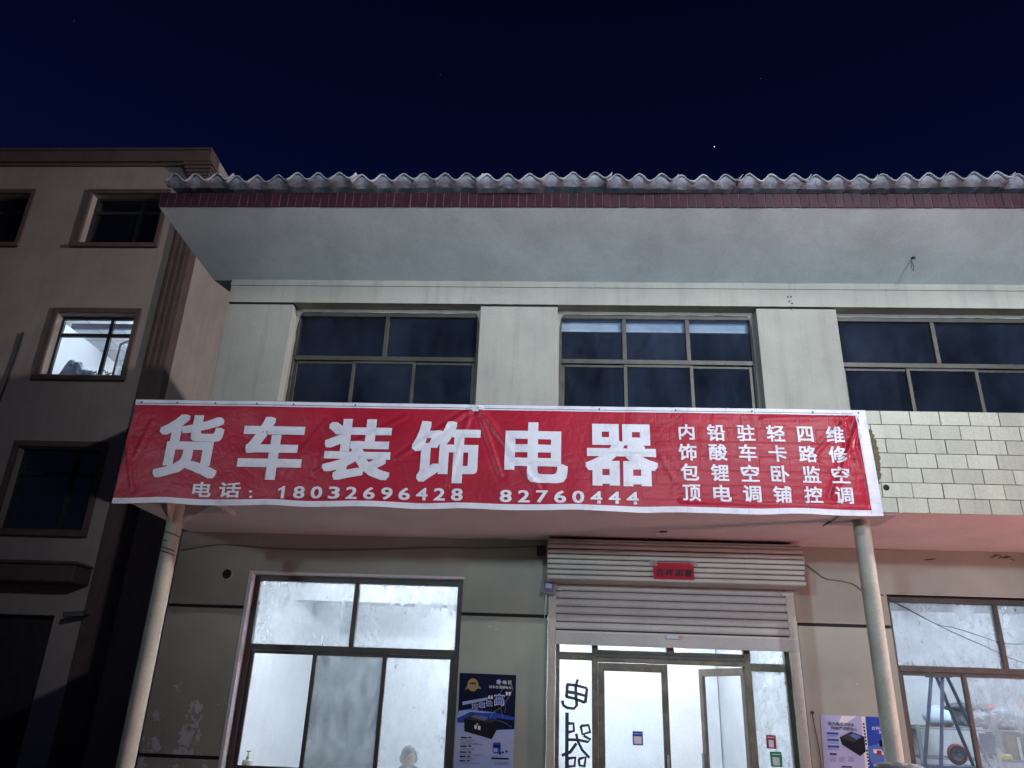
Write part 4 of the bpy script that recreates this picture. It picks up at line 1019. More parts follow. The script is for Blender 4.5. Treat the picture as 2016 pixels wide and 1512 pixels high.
# =================================================================== CARDS AND LETTERING ON THE DOOR GLASS
def card(name, x0, y0, x1, y1, Y, mat, label, inset):
    t_ = thing(name, P((x0 + x1) / 2, y1, Y), label, 'card'); pquad('card', x0, y0, x1, y1, Y, mat, t_, 0.0015)
    w, h = x1 - x0, y1 - y0
    pquad('blank_square', x0 + w * inset, y0 + h * 0.36, x1 - w * inset, y0 + h * 0.90, Y - 0.0018, M['paper_white'], t_, 0.0008)
    pquad('heading', x0 + w * 0.15, y0 + h * 0.14, x1 - w * 0.15, y0 + h * 0.21, Y - 0.0018, M['blue_pale'] if mat is M['blue'] else M['paper_white'], t_, 0.0006); return t_
YG = YD + 0.02 + 0.016
card('payment_card', *zz6(668, 683), *zz6(741, 782), YG, M['blue'], 'blue card with white square stuck on the closed door leaf', 0.13)
YG2 = YD + 0.038
card('payment_card', *zz6(1616, 710), *zz6(1684, 806), YG2, M['red_card'], 'red card stuck on the glass right of the open door', 0.24)
card('payment_card', *zz6(1645, 828), *zz6(1726, 935), YG2, M['green_card'], 'green card stuck below the red one on the side glass', 0.20)
pl_ = thing('painted_lettering', P(1134, 1500, YD + 0.03), 'mirror written dark blue brush characters on the narrow left side glass', 'lettering')
def stroke(pts, w=0.027):
    q = [P(*zz6(*s_), YD + 0.036) for s_ in pts]; m = MB()
    for i, p_ in enumerate(q):
        d_ = (q[min(i + 1, len(q) - 1)] - q[max(i - 1, 0)]); nrm = Vector((-d_.z, 0, d_.x)).normalized() * (w / 2 * (0.85 + 0.3 * random.random()))
        m.v += [tuple(p_ + nrm), tuple(p_ - nrm), tuple(p_ + nrm + Vector((0, .0012, 0))), tuple(p_ - nrm + Vector((0, .0012, 0)))]
    for i in range(len(q) - 1):
        k_ = i * 4; m.f += [(k_, k_ + 1, k_ + 5, k_ + 4), (k_ + 2, k_ + 6, k_ + 7, k_ + 3), (k_, k_ + 4, k_ + 6, k_ + 2), (k_ + 1, k_ + 3, k_ + 7, k_ + 5)]
    m.build('brush_stroke', M['ink'], pl_)
for s_ in ([(200, 350), (270, 358), (345, 378)], [(345, 378), (338, 430), (332, 482)], [(205, 350), (202, 400), (198, 440)], [(200, 402), (260, 412), (335, 432)], [(195, 437), (260, 452), (330, 480)],
           [(280, 315), (264, 360), (266, 440), (272, 498), (252, 522), (205, 517), (178, 500), (168, 465)],
           [(300, 645), (355, 640), (367, 688), (312, 705), (300, 645)], [(200, 628), (248, 628), (252, 680), (212, 690)], [(190, 742), (280, 744), (350, 758), (370, 742), (320, 714)],
           [(268, 700), (278, 752), (310, 815), (362, 872)], [(270, 768), (225, 830), (165, 855)], [(205, 876), (262, 870), (256, 930), (208, 932), (205, 876)], [(285, 880), (335, 868), (326, 930), (292, 926), (285, 880)]):
    stroke(s_)
pquad('tape_bar', *zz6(189, 550), *zz6(214, 1000), YD + 0.0375, M['ink'], pl_, 0.0006)

# =================================================================== SMALL FIXTURES OUTSIDE
fl = thing('flood_lamp', P(1080, 1157, -0.12), 'small grey unlit square flood lamp beside the shutter rail', 'lamp')
ctr = P(1080, 1157, -0.13); Rf = Matrix.Translation(ctr) @ Matrix.Rotation(math.radians(8), 4, 'Y') @ Matrix.Rotation(math.radians(-18), 4, 'X')
def rbox(x0, x1, y0, y1, z0, z1, name, mat, bev=0.003):
    m = MB().box(x0, x1, y0, y1, z0, z1); m.v = [tuple(Rf @ Vector(v)) for v in m.v]; m.build(name, mat, fl, bevel=bev)
rbox(-0.066, 0.066, -0.012, 0.03, -0.064, 0.064, 'lamp_body', M['steel'])
rbox(-0.052, 0.052, -0.016, -0.0125, -0.050, 0.050, 'lamp_glass', M['print_grey'], 0)
rbox(-0.032, 0.030, -0.019, -0.0165, -0.012, 0.036, 'reflector', M['lavender'], 0)
MB().bar(ctr + Vector((0, 0.03, 0)), ctr + Vector((0.0, 0.11, -0.01)), 0.02, 0.02).build('lamp_arm', M['steel'], fl)
MB().tube([ctr + Vector((-.02, .02, -.06)), ctr + Vector((-.03, .06, -.15)), ctr + Vector((-.035, .08, -.28))], 0.004, 6).build('lamp_cable', M['paper_white'], fl, True)
def cable(name, pts, Y, r, mat, label, cat='cable'):
    q = [P(x, y, Y) for x, y in pts]; out = []
    for i in range(len(q) - 1):
        for k_ in range(5):
            t_ = k_ / 5; p0 = q[max(i - 1, 0)]; p1 = q[i]; p2_ = q[i + 1]; p3_ = q[min(i + 2, len(q) - 1)]
            out.append(0.5 * ((2 * p1) + (p2_ - p0) * t_ + (2 * p0 - 5 * p1 + 4 * p2_ - p3_) * t_ ** 2 + (3 * p1 - p0 - 3 * p2_ + p3_) * t_ ** 3))
    out.append(q[-1]); return tag(MB().tube(out, r, 6).build(name, mat, None, True), label, cat)
M['wire_wall'] = plain('dusty wall cable', (0.16, 0.15, 0.13), 0.8)
cable('wall_cable', [(358, 1084), (400, 1076), (440, 1072), (455, 1073), (540, 1080), (640, 1083), (720, 1082), (860, 1078), (960, 1079), (1062, 1075)], -0.010, 0.006, M['wire_wall'], 'thin dusty cable sagging along the wall left of the shutter')
cable('wall_cable', [(1588, 1112), (1606, 1126), (1625, 1139), (1650, 1143), (1680, 1150), (1702, 1165), (1740, 1172)], -0.012, 0.006, M['wire_wall'], 'thin cable drooping from shutter housing to the right column')
cable('window_wire', [(1745, 1176), (1775, 1192), (1803, 1207), (1845, 1229), (1880, 1236), (1930, 1252), (1975, 1266), (2016, 1268), (2080, 1270)], 0.02, 0.0035, M['wire'], 'upper black wire crossing the store room window')
cable('window_wire', [(1745, 1180), (1780, 1196), (1810, 1212), (1850, 1232), (1895, 1253), (1945, 1275), (1985, 1294), (2030, 1310), (2080, 1330)], 0.024, 0.0035, M['wire'], 'lower black wire sagging across the store room window')
cable('red_wire', [(1599, 1405), (1604, 1430), (1611, 1465), (1616, 1500), (1618, 1560)], -0.010, 0.0035, M['wire_red'], 'dark red wire hanging from a hole left of the lavender poster')
pq = P(1599, 1403, 0)
tag(MB().tube([(pq.x, -0.012, pq.z), (pq.x, 0.0, pq.z)], 0.016, 12).build('wire_plug', M['wire'], None), 'small round black plug in the wall where a red wire hangs', 'plug')
hk2 = PZ(1305, 1046, CZ0)
ch_ = thing('ceiling_hook', hk2, 'small dark hook with white thread under the canopy above the shutter', 'hook')
MB().bar(hk2 + Vector((-.03, 0, -.008)), hk2 + Vector((.04, 0, -.004)), .02, .014).build('hook', M['wire'], ch_)
MB().tube([hk2 + Vector((-.03, -.01, -.01)), hk2 + Vector((-.07, -.01, -.02)), hk2 + Vector((-.09, -.01, -.06))], .003, 5).build('thread', M['paper_white'], ch_, True)
hk3 = PZ(1632, 1028, CZ0 - 0.006)
tag(MB().tube([hk3 + Vector((-.05, .02, -.03)), hk3, hk3 + Vector((.02, -.02, -.006))], .006, 6).build('bent_rod', M['wire'], None, True), 'short bent black rod under the canopy beside the right column', 'rod')
# patch of torn paint under the canopy at right
m = MB(); c_ = P(1970, 1096, -0.004)
for i in range(16):
    a_ = random.uniform(-.11, .11); b_ = random.uniform(-.06, .05) * (1 - abs(a_) / .14)
    m.bar((c_.x + a_, -0.003, c_.z + b_), (c_.x + a_ + random.uniform(-.05, .05), -0.004, c_.z + b_ + random.uniform(-.02, .02)), 0.003, 0.006)
m.build('torn_patch', M['print_dark'], shop)
tl_ = P(1830, 1102, -0.003); MB().bar((tl_.x - .05, -.003, tl_.z - .003), (tl_.x + .06, -.003, tl_.z + .01), .003, .008).build('scuff', M['print_dark'], shop)
# faded stickers and glue marks beside the window
z2 = zm(200, 980, 2.842)

# dusty wrapped drum at the foot of the right column
dm = thing('wrapped_drum', (2.46, -1.85, 0), 'grey plastic wrapped drum in front of the right column', 'drum')
pr2 = [(0.0, 1.285), (0.06, 1.30), (0.12, 1.303), (0.145, 1.295), (0.158, 1.27), (0.155, 0.9), (0.16, 0.5), (0.158, 0.0)]
MB().lathe(pr2, (2.46, -1.85, 0), 26).build('drum_body', M['plastic_bag'], dm, True)
MB().lathe([(0.150, 1.294), (0.164, 1.285), (0.164, 1.265), (0.156, 1.262)], (2.46, -1.85, 0), 26).build('rim', M['steel'], dm, True)

# =================================================================== INSIDE THE SHOP
def tube_lamp(x, y, z, L, label, mat=M['tube'], grp='tube lamps inside the shop'):
    t_ = thing('tube_lamp', (x, y, z), label, 'lamp', grp)
    box('housing', x - L / 2, x + L / 2, y - 0.03, y + 0.03, z, z + 0.04, M['paper_white'], t_)
    MB().tube([(x - L / 2 + 0.03, y, z - 0.022), (x + L / 2 - 0.03, y, z - 0.022)], 0.016, 10).build('tube', mat, t_, True)
for x_, y_ in ((-2.2, 1.5), (-0.2, 1.5), (1.6, 1.5), (-1.0, 4.3), (1.5, 4.3)): tube_lamp(x_, y_, 3.055, 1.2, 'white fluorescent tube lamp on the ceiling inside the shop room')
for x_, y_ in ((4.6, 1.3), (6.4, 1.3), (4.7, 2.2), (6.2, 2.2)): tube_lamp(x_, y_, 3.055, 1.2, 'white fluorescent tube lamp on the store room ceiling', M['tube_store'], grp='tube lamps in the store room')
bp = P(772, 1150, 2.0)
bu = thing('light_bulb', bp, 'unlit white bulb hanging from the ceiling behind the left shop window', 'bulb')
MB().tube([(bp.x, 2.0, 3.10), (bp.x, 2.0, bp.z)], 0.008, 6).build('cord', M['print_grey'], bu)
MB().lathe([(0.0, 0.0), (0.02, 0.0), (0.024, -0.03), (0.046, -0.08), (0.050, -0.11)], (bp.x, 2.0, bp.z), 16).build('holder', M['steel'], bu, True)
MB().lathe([(0.050, -0.11), (0.052, -0.13), (0.045, -0.165), (0.026, -0.185), (0.0, -0.19)], (bp.x, 2.0, bp.z), 16).build('diffuser', M['paper_white'], bu, True)
# cracks and stains on the walls of the room
zA = zm(440, 1100, 3.67)
m = MB(); pts = [(470, 165), (520, 200), (570, 245), (630, 285), (690, 325)]
# table under the window, with bottle and cup
tb = thing('work_table', (-2.6, 0.55, 0), 'low wooden table below the left shop window', 'table')
box('tabletop', -3.2, -1.9, 0.32, 0.80, 0.865, 0.895, M['wood'], tb, bevel=0.004)
for xx in (-3.15, -1.95):
    for yy in (0.36, 0.76): box('leg', xx - 0.02, xx + 0.02, yy - 0.02, yy + 0.02, 0.0, 0.865, M['wood'], tb)
bb = P(490, 1478, 0.45)
bo = thing('pump_bottle', (bb.x, 0.45, 0.895), 'clear bottle with olive pump standing behind the left window sash', 'bottle')
zt_ = bb.z
MB().lathe([(0.0, 0), (0.048, 0.0), (0.05, 0.02), (0.05, zt_ - 0.895 - 0.105), (0.046, zt_ - 0.895 - 0.088), (0.012, zt_ - 0.895 - 0.078)], (bb.x, 0.45, 0.895), 20).build('bottle_body', M['bottle'], bo, True)
MB().lathe([(0.016, -0.080), (0.017, -0.055), (0.010, -0.050), (0.006, -0.045), (0.006, -0.012)], (bb.x, 0.45, zt_), 14).build('pump_collar', M['pump'], bo, True)
MB().tube([(bb.x - 0.018, 0.45, zt_ - 0.006), (bb.x + 0.026, 0.44, zt_ - 0.004)], 0.006, 8).build('pump_head', M['pump'], bo, True)
box('bottle_label', bb.x - 0.034, bb.x + 0.034, 0.394, 0.398, 0.905, zt_ - 0.13, M['pump'], bo)
cu = P(652, 1502, 0.5)
ct = thing('tool_cup', (cu.x, 0.5, 0.895), 'small cup with a black brush handle behind the left window', 'cup')
MB().lathe([(0.0, 0.0), (0.035, 0.0), (0.04, cu.z - 0.895), (0.036, cu.z - 0.895), (0.032, 0.01)], (cu.x, 0.5, 0.895), 16).build('cup_body', M['card_box'], ct, True)
MB().tube([(cu.x, 0.5, 0.93), (cu.x + 0.045, 0.5, cu.z + 0.05)], 0.007, 6).build('brush_handle', M['print_black'], ct)

# person sitting behind the spotted sash
def skin_body(name, pts, edges, radii, mat, parent, sub=2):
    me = bpy.data.meshes.new(name); me.from_pydata([tuple(p_) for p_ in pts], edges, [])
    o_ = bpy.data.objects.new(name, me); put(o_, parent)
    o_.modifiers.new('skin', 'SKIN')
    for i, sv in enumerate(me.skin_vertices[0].data): sv.radius = (radii[i], radii[i]); sv.use_root = (i == 0)
    s_ = o_.modifiers.new('sub', 'SUBSURF'); s_.levels = sub; s_.render_levels = sub
    dg = bpy.context.evaluated_depsgraph_get(); me2 = bpy.data.meshes.new_from_object(o_.evaluated_get(dg))
    o_.modifiers.clear(); o_.data = me2; me2.materials.clear(); me2.materials.append(mat)
    for p_ in me2.polygons: p_.use_smooth = True
    return o_
hx, hy, ht = P(806, 1468, 0.95).x, 0.95, P(806, 1468, 0.95).z
ps = thing('person', (hx, hy, 0), 'person with short dark hair sitting behind the paint spotted window sash', 'person')
o3 = lambda x, y, z: Vector((hx + x, hy + y, ht + z))
S = -0.02
skin_body('body', [o3(0, .14, -.80), o3(0, .13, -.62), o3(0, .08, -.42), o3(0, .05, -.27), o3(0, .02, -.20), o3(0, 0.0, -.12),
                   o3(-.17, .06, -.31), o3(-.21, .02, -.55), o3(-.16, -.16, -.68), o3(.17, .06, -.31), o3(.21, .02, -.55), o3(.14, -.16, -.68),
                   o3(-.10, -.26, -.78), o3(-.11, -.28, -1.10), o3(.10, -.26, -.78), o3(.11, -.28, -1.10)],
          [(0, 1), (1, 2), (2, 3), (3, 4), (4, 5), (3, 6), (6, 7), (7, 8), (3, 9), (9, 10), (10, 11), (0, 12), (12, 13), (0, 14), (14, 15)],
          [.14, .13, .14, .10, .055, .06, .07, .05, .035, .07, .05, .035, .085, .05, .085, .05], M['cloth'], ps)
hd = MB(); nu, nv = 20, 14
for j in range(nv + 1):
    ph = math.pi * j / nv
    for i in range(nu):
        th = 2 * math.pi * i / nu; dx, dy, dz = math.sin(ph) * math.cos(th), math.sin(ph) * math.sin(th), math.cos(ph)
        wz = 1.0 - 0.18 * max(0, -dz); face = max(0, dx * 0.6 - dy * 0.8)
        nose = 0.018 * math.exp(-((dz + 0.1) / 0.18) ** 2) * max(0, face - .86) / .14
        hd.v.append(tuple(o3(dx * (0.078 + nose) * wz, dy * 0.096 * wz - 0.004 * face, -0.122 + dz * 0.118)))
for j in range(nv):
    for i in range(nu): hd.f.append((j * nu + i, j * nu + (i + 1) % nu, (j + 1) * nu + (i + 1) % nu, (j + 1) * nu + i))
head = hd.build('head', M['skin'], ps, True)
hr = MB()
for j in range(9):
    ph = math.pi * 0.60 * j / 8
    for i in range(24):
        th = 2 * math.pi * i / 24; dx, dy = math.cos(th), math.sin(th); front = max(0, dx * 0.6 - dy * 0.8); p2h = ph * (1 - 0.42 * front ** 2)
        rr = 1.06 + 0.05 * noise.noise(Vector((dx * 3, dy * 3, ph * 4)))
        hr.v.append(tuple(o3(math.sin(p2h) * dx * 0.083 * rr, math.sin(p2h) * dy * 0.102 * rr, -0.122 + math.cos(p2h) * 0.124 * rr)))
for j in range(8):
    for i in range(24): hr.f.append((j * 24 + i, j * 24 + (i + 1) % 24, (j + 1) * 24 + (i + 1) % 24, (j + 1) * 24 + i))
hr.build('hair', M['hair'], head, True)
for s_ in (-1, 1): MB().tube([o3(s_ * .078, .0, -.10), o3(s_ * .088, .012, -.12), o3(s_ * .080, .004, -.15)], [.012, .014, .009], 8).build('ear', M['skin'], head, True)
for s_ in (-1, 1):
    q = o3(.048 * .8 + s_ * .024 * .8, -.086 + s_ * .020, -.118); MB().lathe([(0, -.008), (.009, 0), (0, .008)], q, 8).build('eye', M['hair'], head, True)
MB().bar(o3(.030, -.092, -.185), o3(.062, -.072, -.185), .006, .008).build('mouth', M['red_card'], head)
for s_ in (-1, 1):
    base = o3(.15 * s_, -.20, -.69)
    hm = MB().box(base.x - .035, base.x + .035, base.y - .07, base.y + .02, base.z - .014, base.z + .014).build('hand', M['skin'], ps, bevel=.01)
    for k_ in range(4): MB().tube([base + Vector((-.027 + .018 * k_, -.06, 0)), base + Vector((-.027 + .018 * k_, -.10, -.004)), base + Vector((-.025 + .017 * k_, -.125 - .008 * (k_ in (1, 2)), -.022))], [.0085, .008, .006], 7).build('finger', M['skin'], hm, True)
    MB().tube([base + Vector((-.03 * s_, -.01, 0)), base + Vector((-.052 * s_, -.045, -.004)), base + Vector((-.052 * s_, -.075, -.012))], [.010, .009, .007], 7).build('thumb', M['skin'], hm, True)
st = thing('stool', (hx, hy + .12, 0), 'low stool under the person behind the window', 'stool')
sz_ = ht - 0.92
MB().lathe([(0.0, sz_), (0.17, sz_), (0.175, sz_ - .02), (0.17, sz_ - .035), (0, sz_ - .035)], (hx, hy + .12, 0), 20).build('seat', M['wood'], st, True)
for a_ in range(4):
    t_ = math.pi / 4 + a_ * math.pi / 2; MB().tube([(hx + .11 * math.cos(t_), hy + .12 + .11 * math.sin(t_), sz_ - .03), (hx + .15 * math.cos(t_), hy + .12 + .15 * math.sin(t_), 0.0)], .014, 8).build('leg', M['steel'], st, True)

# picture and notices on the back wall seen through the right side glass
wp = thing('wall_picture', P(1518, 1420, RW - 0.01), 'faded blue wall picture with a pink flower shape inside the shop', 'picture')
YP = RW - 0.004
M['pic_blue'] = plain('faded blue print', (0.50, 0.62, 0.76), 0.7); M['pic_pink'] = plain('faded pink print', (0.72, 0.50, 0.50), 0.7); M['pic_grey'] = plain('faded grey print', (0.45, 0.50, 0.56), 0.7); M['pic_cream'] = plain('cream notice', (0.76, 0.74, 0.58), 0.7)
z3 = zm(1470, 1260, 6.0)
pquad('picture_sheet', *z3(100, 640), *z3(560, 990), YP, M['pic_blue'], wp, 0.008)
pquad('picture_edge', *z3(100, 640), *z3(560, 662), YP - 0.009, M['pic_grey'], wp, 0.003); pquad('picture_edge', *z3(100, 975), *z3(560, 995), YP - 0.009, M['pic_grey'], wp, 0.003)
c = z3(290, 830); ppoly('flower_shape', [(c[0] + (14 + 2.5 * math.cos(3 * t)) * math.cos(t), c[1] + (6 + 1.3 * math.cos(4 * t)) * math.sin(t)) for t in [2 * math.pi * i / 26 for i in range(26)]], YP - 0.009, M['pic_pink'], wp, 0.003)
c = z3(290, 720); ppoly('leaf_shape', [(c[0] + 6 * math.cos(t), c[1] + 7 * math.sin(t)) for t in [2 * math.pi * i / 18 for i in range(18)]], YP - 0.009, M['pic_grey'], wp, 0.003)
nt = thing('notice_sheet', P(1535, 1500, RW - 0.01), 'cream notice sheet with small marks on the back wall of the shop', 'notice')
pquad('sheet', *z3(165, 1105), *z3(510, 1700), YP, M['pic_cream'], nt, 0.006)
for i in range(5):
    for j in range(3): pquad('notice_mark', *z3(180 + j * 105 + random.randint(-10, 10), 1135 + i * 75), *z3(225 + j * 105 + random.randint(-10, 20), 1155 + i * 75), YP - 0.007, random.choice([M['pic_grey'], M['pic_pink'], M['pic_grey']]), nt, 0.002)

# =================================================================== STORE ROOM
Yl = 1.6
ld = thing('step_ladder', (P(1850, 1500, Yl).x, Yl, 0), 'blue grey folding step ladder standing in the store room', 'ladder')
z7 = zm(1720, 1300, 6.811)
def LP(x, y, Y): return P(*z7(x, y), Y)
def rail(a, b, Ya_, Yb_, name='rail', w=0.035):
    A = LP(*a, Ya_); B = LP(*b, Yb_); d_ = (B - A); k_ = (0.0 - A.z) / d_.z; B2 = A + d_ * k_
    MB().bar(A, B2, w, 0.022).build(name, M['ladder'], ld, bevel=.002); return A, B2
r1 = rail((772, 215), (685, 1400), Yl, Yl - 0.25); r2 = rail((922, 215), (905, 1400), Yl, Yl - 0.25)
r3 = rail((840, 215), (1200, 1080), Yl + 0.05, Yl + 0.40); r4 = rail((985, 215), (1400, 1100), Yl + 0.05, Yl + 0.40)
def rung(ra, rb, z_):
    A = ra[0] + (ra[1] - ra[0]) * ((ra[0].z - z_) / (ra[0].z - ra[1].z)); B = rb[0] + (rb[1] - rb[0]) * ((rb[0].z - z_) / (rb[0].z - rb[1].z)); MB().bar(A, B, 0.06, 0.02).build('rung', M['ladder'], ld)
zt_ = r1[0].z
for z_ in (zt_ - 0.50, zt_ - 0.94, zt_ - 1.30, zt_ - 1.65): rung(r1, r2, z_); rung(r3, r4, z_ + 0.0)
tp = (r1[0] + r4[0]) / 2
MB().bar(r1[0] + Vector((-.03, .02, 0)), r2[0] + Vector((.10, .02, 0)), 0.12, 0.02).build('top_step', M['ladder'], ld)
# shelves with goods
SX0, SX1, SY0, SY1 = 4.45, 7.2, 2.4, 3.0
sf = thing('storage_shelf', (5.8, 2.7, 0), 'grey metal storage shelf loaded with goods in the store room', 'shelf')
zS1 = P(1900, 1490, SY0).z; zS2 = P(1960, 1455, SY0).z
zB = P(1960, 1437, SY0).z
for xx in (SX0, SX1):
    for yy in (SY0, SY1): box('post', xx - .02, xx + .02, yy - .02, yy + .02, 0, zB + 0.03, M['steel'], sf)
for z_ in (0.35, zS1 - 0.02, zB): box('shelf_board', SX0, SX1, SY0, SY1, z_ - 0.02, z_, M['steel'], sf, bevel=.003)
def lump(name, c, sx, sy, sz, mat, seed, parent=None, label=None, cat=None, grp=None, amp=0.28):
    m = MB(); nu, nv = 22, 12
    for j in range(nv + 1):
        ph = math.pi * j / nv
        for i in range(nu):
            th = 2 * math.pi * i / nu; d_ = Vector((math.sin(ph) * math.cos(th), math.sin(ph) * math.sin(th), math.cos(ph)))
            r_ = 1 + amp * noise.noise(d_ * 2.1 + Vector((seed, 0, 0))) + amp * .5 * noise.noise(d_ * 5 + Vector((0, seed, 0)))
            m.v.append((c[0] + d_.x * sx * r_, c[1] + d_.y * sy * r_, max(c[2] + d_.z * sz * r_, c[2] - sz * .8)))
    for j in range(nv):
        for i in range(nu): m.f.append((j * nu + i, j * nu + (i + 1) % nu, (j + 1) * nu + (i + 1) % nu, (j + 1) * nu + i))
    o_ = m.build(name, mat, parent, True)
    if label: tag(o_, label, cat, grp)
    return o_
def at(x, y, Y): p_ = P(*z7(x, y), Y); return p_
Yg = 2.62
for nm, px, sz3, mt_, lb in (('plastic_bag', (1330, 760), (.22, .2, .14), M['plastic_bag'], 'grey crumpled plastic bag behind the ladder on the shelf'),
                             ('plastic_bag', (1840, 800), (.42, .2, .16), M['plastic_bag'], 'large clear plastic bag on the top shelf board'),
                             ('plastic_bag', (1590, 800), (.14, .16, .16), M['bag_red'], 'red wrapped bag squeezed between the grey plastic bags'),
                             ('plastic_bag', (2000, 660), (.12, .12, .07), M['bag_red'], 'small red bag lying on top of the clear plastic bag'),
                             ('plastic_bag', (1250, 640), (.26, .18, .06), M['bag_dark'], 'dark flat bag under the upper ladder end')):
    c_ = at(*px, Yg); c_.z = max(c_.z, zB + sz3[2] * .8) if nm == 'plastic_bag' and px[1] > 700 else c_.z
    lump(nm, c_, *sz3, mt_, px[0] * .01, None, lb, 'bag')
hb = at(880, 760, 3.2)
lump('helmet_box', hb, .20, .16, .14, M['pic_blue'], 4.4, None, 'pale blue wrapped bundle seen through the ladder', 'bundle', amp=.15)
bk = thing('wall_shelf', at(920, 880, 3.25), 'short brown wall shelf carrying the pale blue bundle', 'shelf')
q = at(920, 870, 3.3); box('board', q.x - .25, q.x + .22, 3.05, 4.39, hb.z - .14, hb.z - .112, M['wood'], bk)
for i, (px, w_, h_, mt_, lb) in enumerate((((1660, 1180), .13, .28, M['print_grey'], 'dark grey carton standing on the middle shelf'), ((1800, 1180), .20, .30, M['card_box'], 'brown cardboard carton on the middle shelf'),
                                          ((1900, 1200), .08, .26, M['ladder'], 'narrow blue grey box between cartons'), ((2010, 1180), .18, .34, M['card_box'], 'taller brown carton at the end of the row'))):
    c_ = at(*px, SY0 + .15); b_ = thing('carton', (c_.x, SY0 + .2, zS1 - 0.02), lb, 'carton')
    box('box_body', c_.x - w_ / 2, c_.x + w_ / 2, SY0 + .04, SY0 + .42, zS1 - .02, zS1 - .02 + h_, mt_, b_, bevel=.004)
    box('tape_strip', c_.x - .018, c_.x + .018, SY0 + .037, SY0 + .039, zS1 - .015, zS1 - .025 + h_, M['paper_white'] if i == 2 else M['card_box'], b_)
c_ = at(1825, 1335, SY0 - .1); tag(box('yellow_box', c_.x - .06, c_.x + .06, SY0 - .06, SY0 + .02, zS1 - .02, zS1 + .045, M['yellow'], None, bevel=.012), 'small yellow plastic box on the shelf edge', 'box')
c_ = at(1120, 1260, 2.2)
rl = thing('cable_reel', c_, 'red cable reel lying behind the step ladder', 'reel')
m = MB(); R0, r0_ = .092, .024
pts = [(c_.x + R0 * math.cos(t), 2.2, c_.z + R0 * math.sin(t)) for t in [2 * math.pi * i / 24 for i in range(25)]]
m.tube(pts, r0_, 8, False).build('rim', surface('dusty red plastic', (0.16, 0.04, 0.045), (0.08, 0.025, 0.03), .7, scale=20), rl, True)
MB().tube([(c_.x, 2.17, c_.z), (c_.x, 2.23, c_.z)], .072, 18).build('hub', M['bag_dark'], rl)
bn = thing('work_bench', (c_.x, 2.3, 0), 'dark narrow bench behind the ladder', 'bench')
zb2 = c_.z - R0 - r0_
box('bench_top', c_.x - .35, c_.x + .45, 2.0, 2.38, zb2 - .04, zb2, M['print_grey'], bn, bevel=.005)
for xx in (c_.x - .3, c_.x + .4):
    for yy in (2.04, 2.34): box('leg', xx - .02, xx + .02, yy - .02, yy + .02, 0, zb2 - .04, M['print_grey'], bn)

# =================================================================== NEIGHBOUR BUILDING (left)
NY = 6.0
nb = thing('neighbour_building', (-14, 9, 0), 'taller pinkish beige building with brown window surrounds and one lit window', 'building')
NXR, NXL, NZ = -7.92, -26.0, 12.71
wx = [(-10.50, -8.80), (-13.60, -11.95), (-16.7, -15.05), (-19.8, -18.15)]
wz = [(4.20, 6.06), (7.36, 9.02), (10.52, 12.06)]
# facade wall cut into bands and piers round the openings
zs3 = [0, 4.20, 6.06, 7.36, 9.02, 10.52, 12.06, NZ]
def band(z0, z1): box('wall', NXL, NXR, NY, NY + 0.3, z0, z1, M['pinkwall'], nb)
band(2.78, 4.20); band(6.06, 7.36); band(9.02, 10.52); band(12.06, NZ)
edges = [NXR] + [e_ for a_, b_ in wx for e_ in (b_, a_)] + [NXL]
for z0, z1 in wz:
    for i in range(0, len(edges), 2): box('wall', edges[i + 1], edges[i], NY, NY + 0.3, z0, z1, M['pinkwall'], nb)
box('wall', -8.92, NXR, NY, NY + 0.3, 0, 2.78, M['pinkwall'], nb); box('wall', NXL, -12.2, NY, NY + 0.3, 0, 2.78, M['pinkwall'], nb)
box('shop_front', -12.2, -8.92, NY + 0.2, NY + 0.28, 0, 2.78, M['alu_dark'], nb)
box('side_wall', NXR - 0.3, NXR - 0.001, NY + 0.3, 20, 0, NZ, M['pinkwall'], nb)
box('roof_slab', NXL, NXR - 0.3, NY + 0.3, 20, NZ - 0.2, NZ - 0.1, M['pinkwall'], nb)
for z_ in (3.3, 6.6, 9.75): box('floor_slab', NXL, NXR - 0.3, NY + 0.3, 20, z_ - 0.1, z_ + 0.1, M['room'], nb)
# cornice in three steps
cn = MB(); cn.box(NXL, NXR + 0.02, NY - 0.06, NY + 0.3, NZ - 0.02, NZ + 0.06); cn.box(NXL, NXR + 0.03, NY - 0.12, NY + 0.3, NZ + 0.06, NZ + 0.36); cn.box(NXL, NXR + 0.02, NY - 0.16, NY + 0.3, NZ + 0.36, NZ + 0.41)
cn.build('cornice', M['brown'], nb, bevel=.012)
box('parapet_side', NXR - 0.3, NXR, NY + 0.3, 20, NZ, NZ + 0.40, M['pinkwall'], nb)
pi_ = MB(); pi_.box(-8.36, NXR + 0.03, NY - 0.07, NY + 0.2, 0, NZ - 0.32); pl = pi_.build('pilaster', M['brown'], nb, bevel=.01)
for k_ in range(3): box('pilaster_rib', -8.30 + k_ * 0.13, -8.25 + k_ * 0.13, NY - 0.085, NY - 0.071, 0.4, NZ - 0.5, M['brown'], pl)
for k_ in range(4): box('capital_step', -8.38 - .03 * k_, NXR + 0.04 + .03 * k_, NY - 0.09 - .035 * k_, NY + 0.2, NZ - 0.32 + .075 * k_, NZ - 0.32 + .075 * (k_ + 1) - .002, M['brown'], pl)
lg = MB(); lg.box(NXL, -8.42, NY - 0.55, NY, 3.30, 3.60); lg.box(NXL, -8.40, NY - 0.60, NY, 3.60, 3.66); lg.build('ledge', M['brown'], nb, bevel=.02)
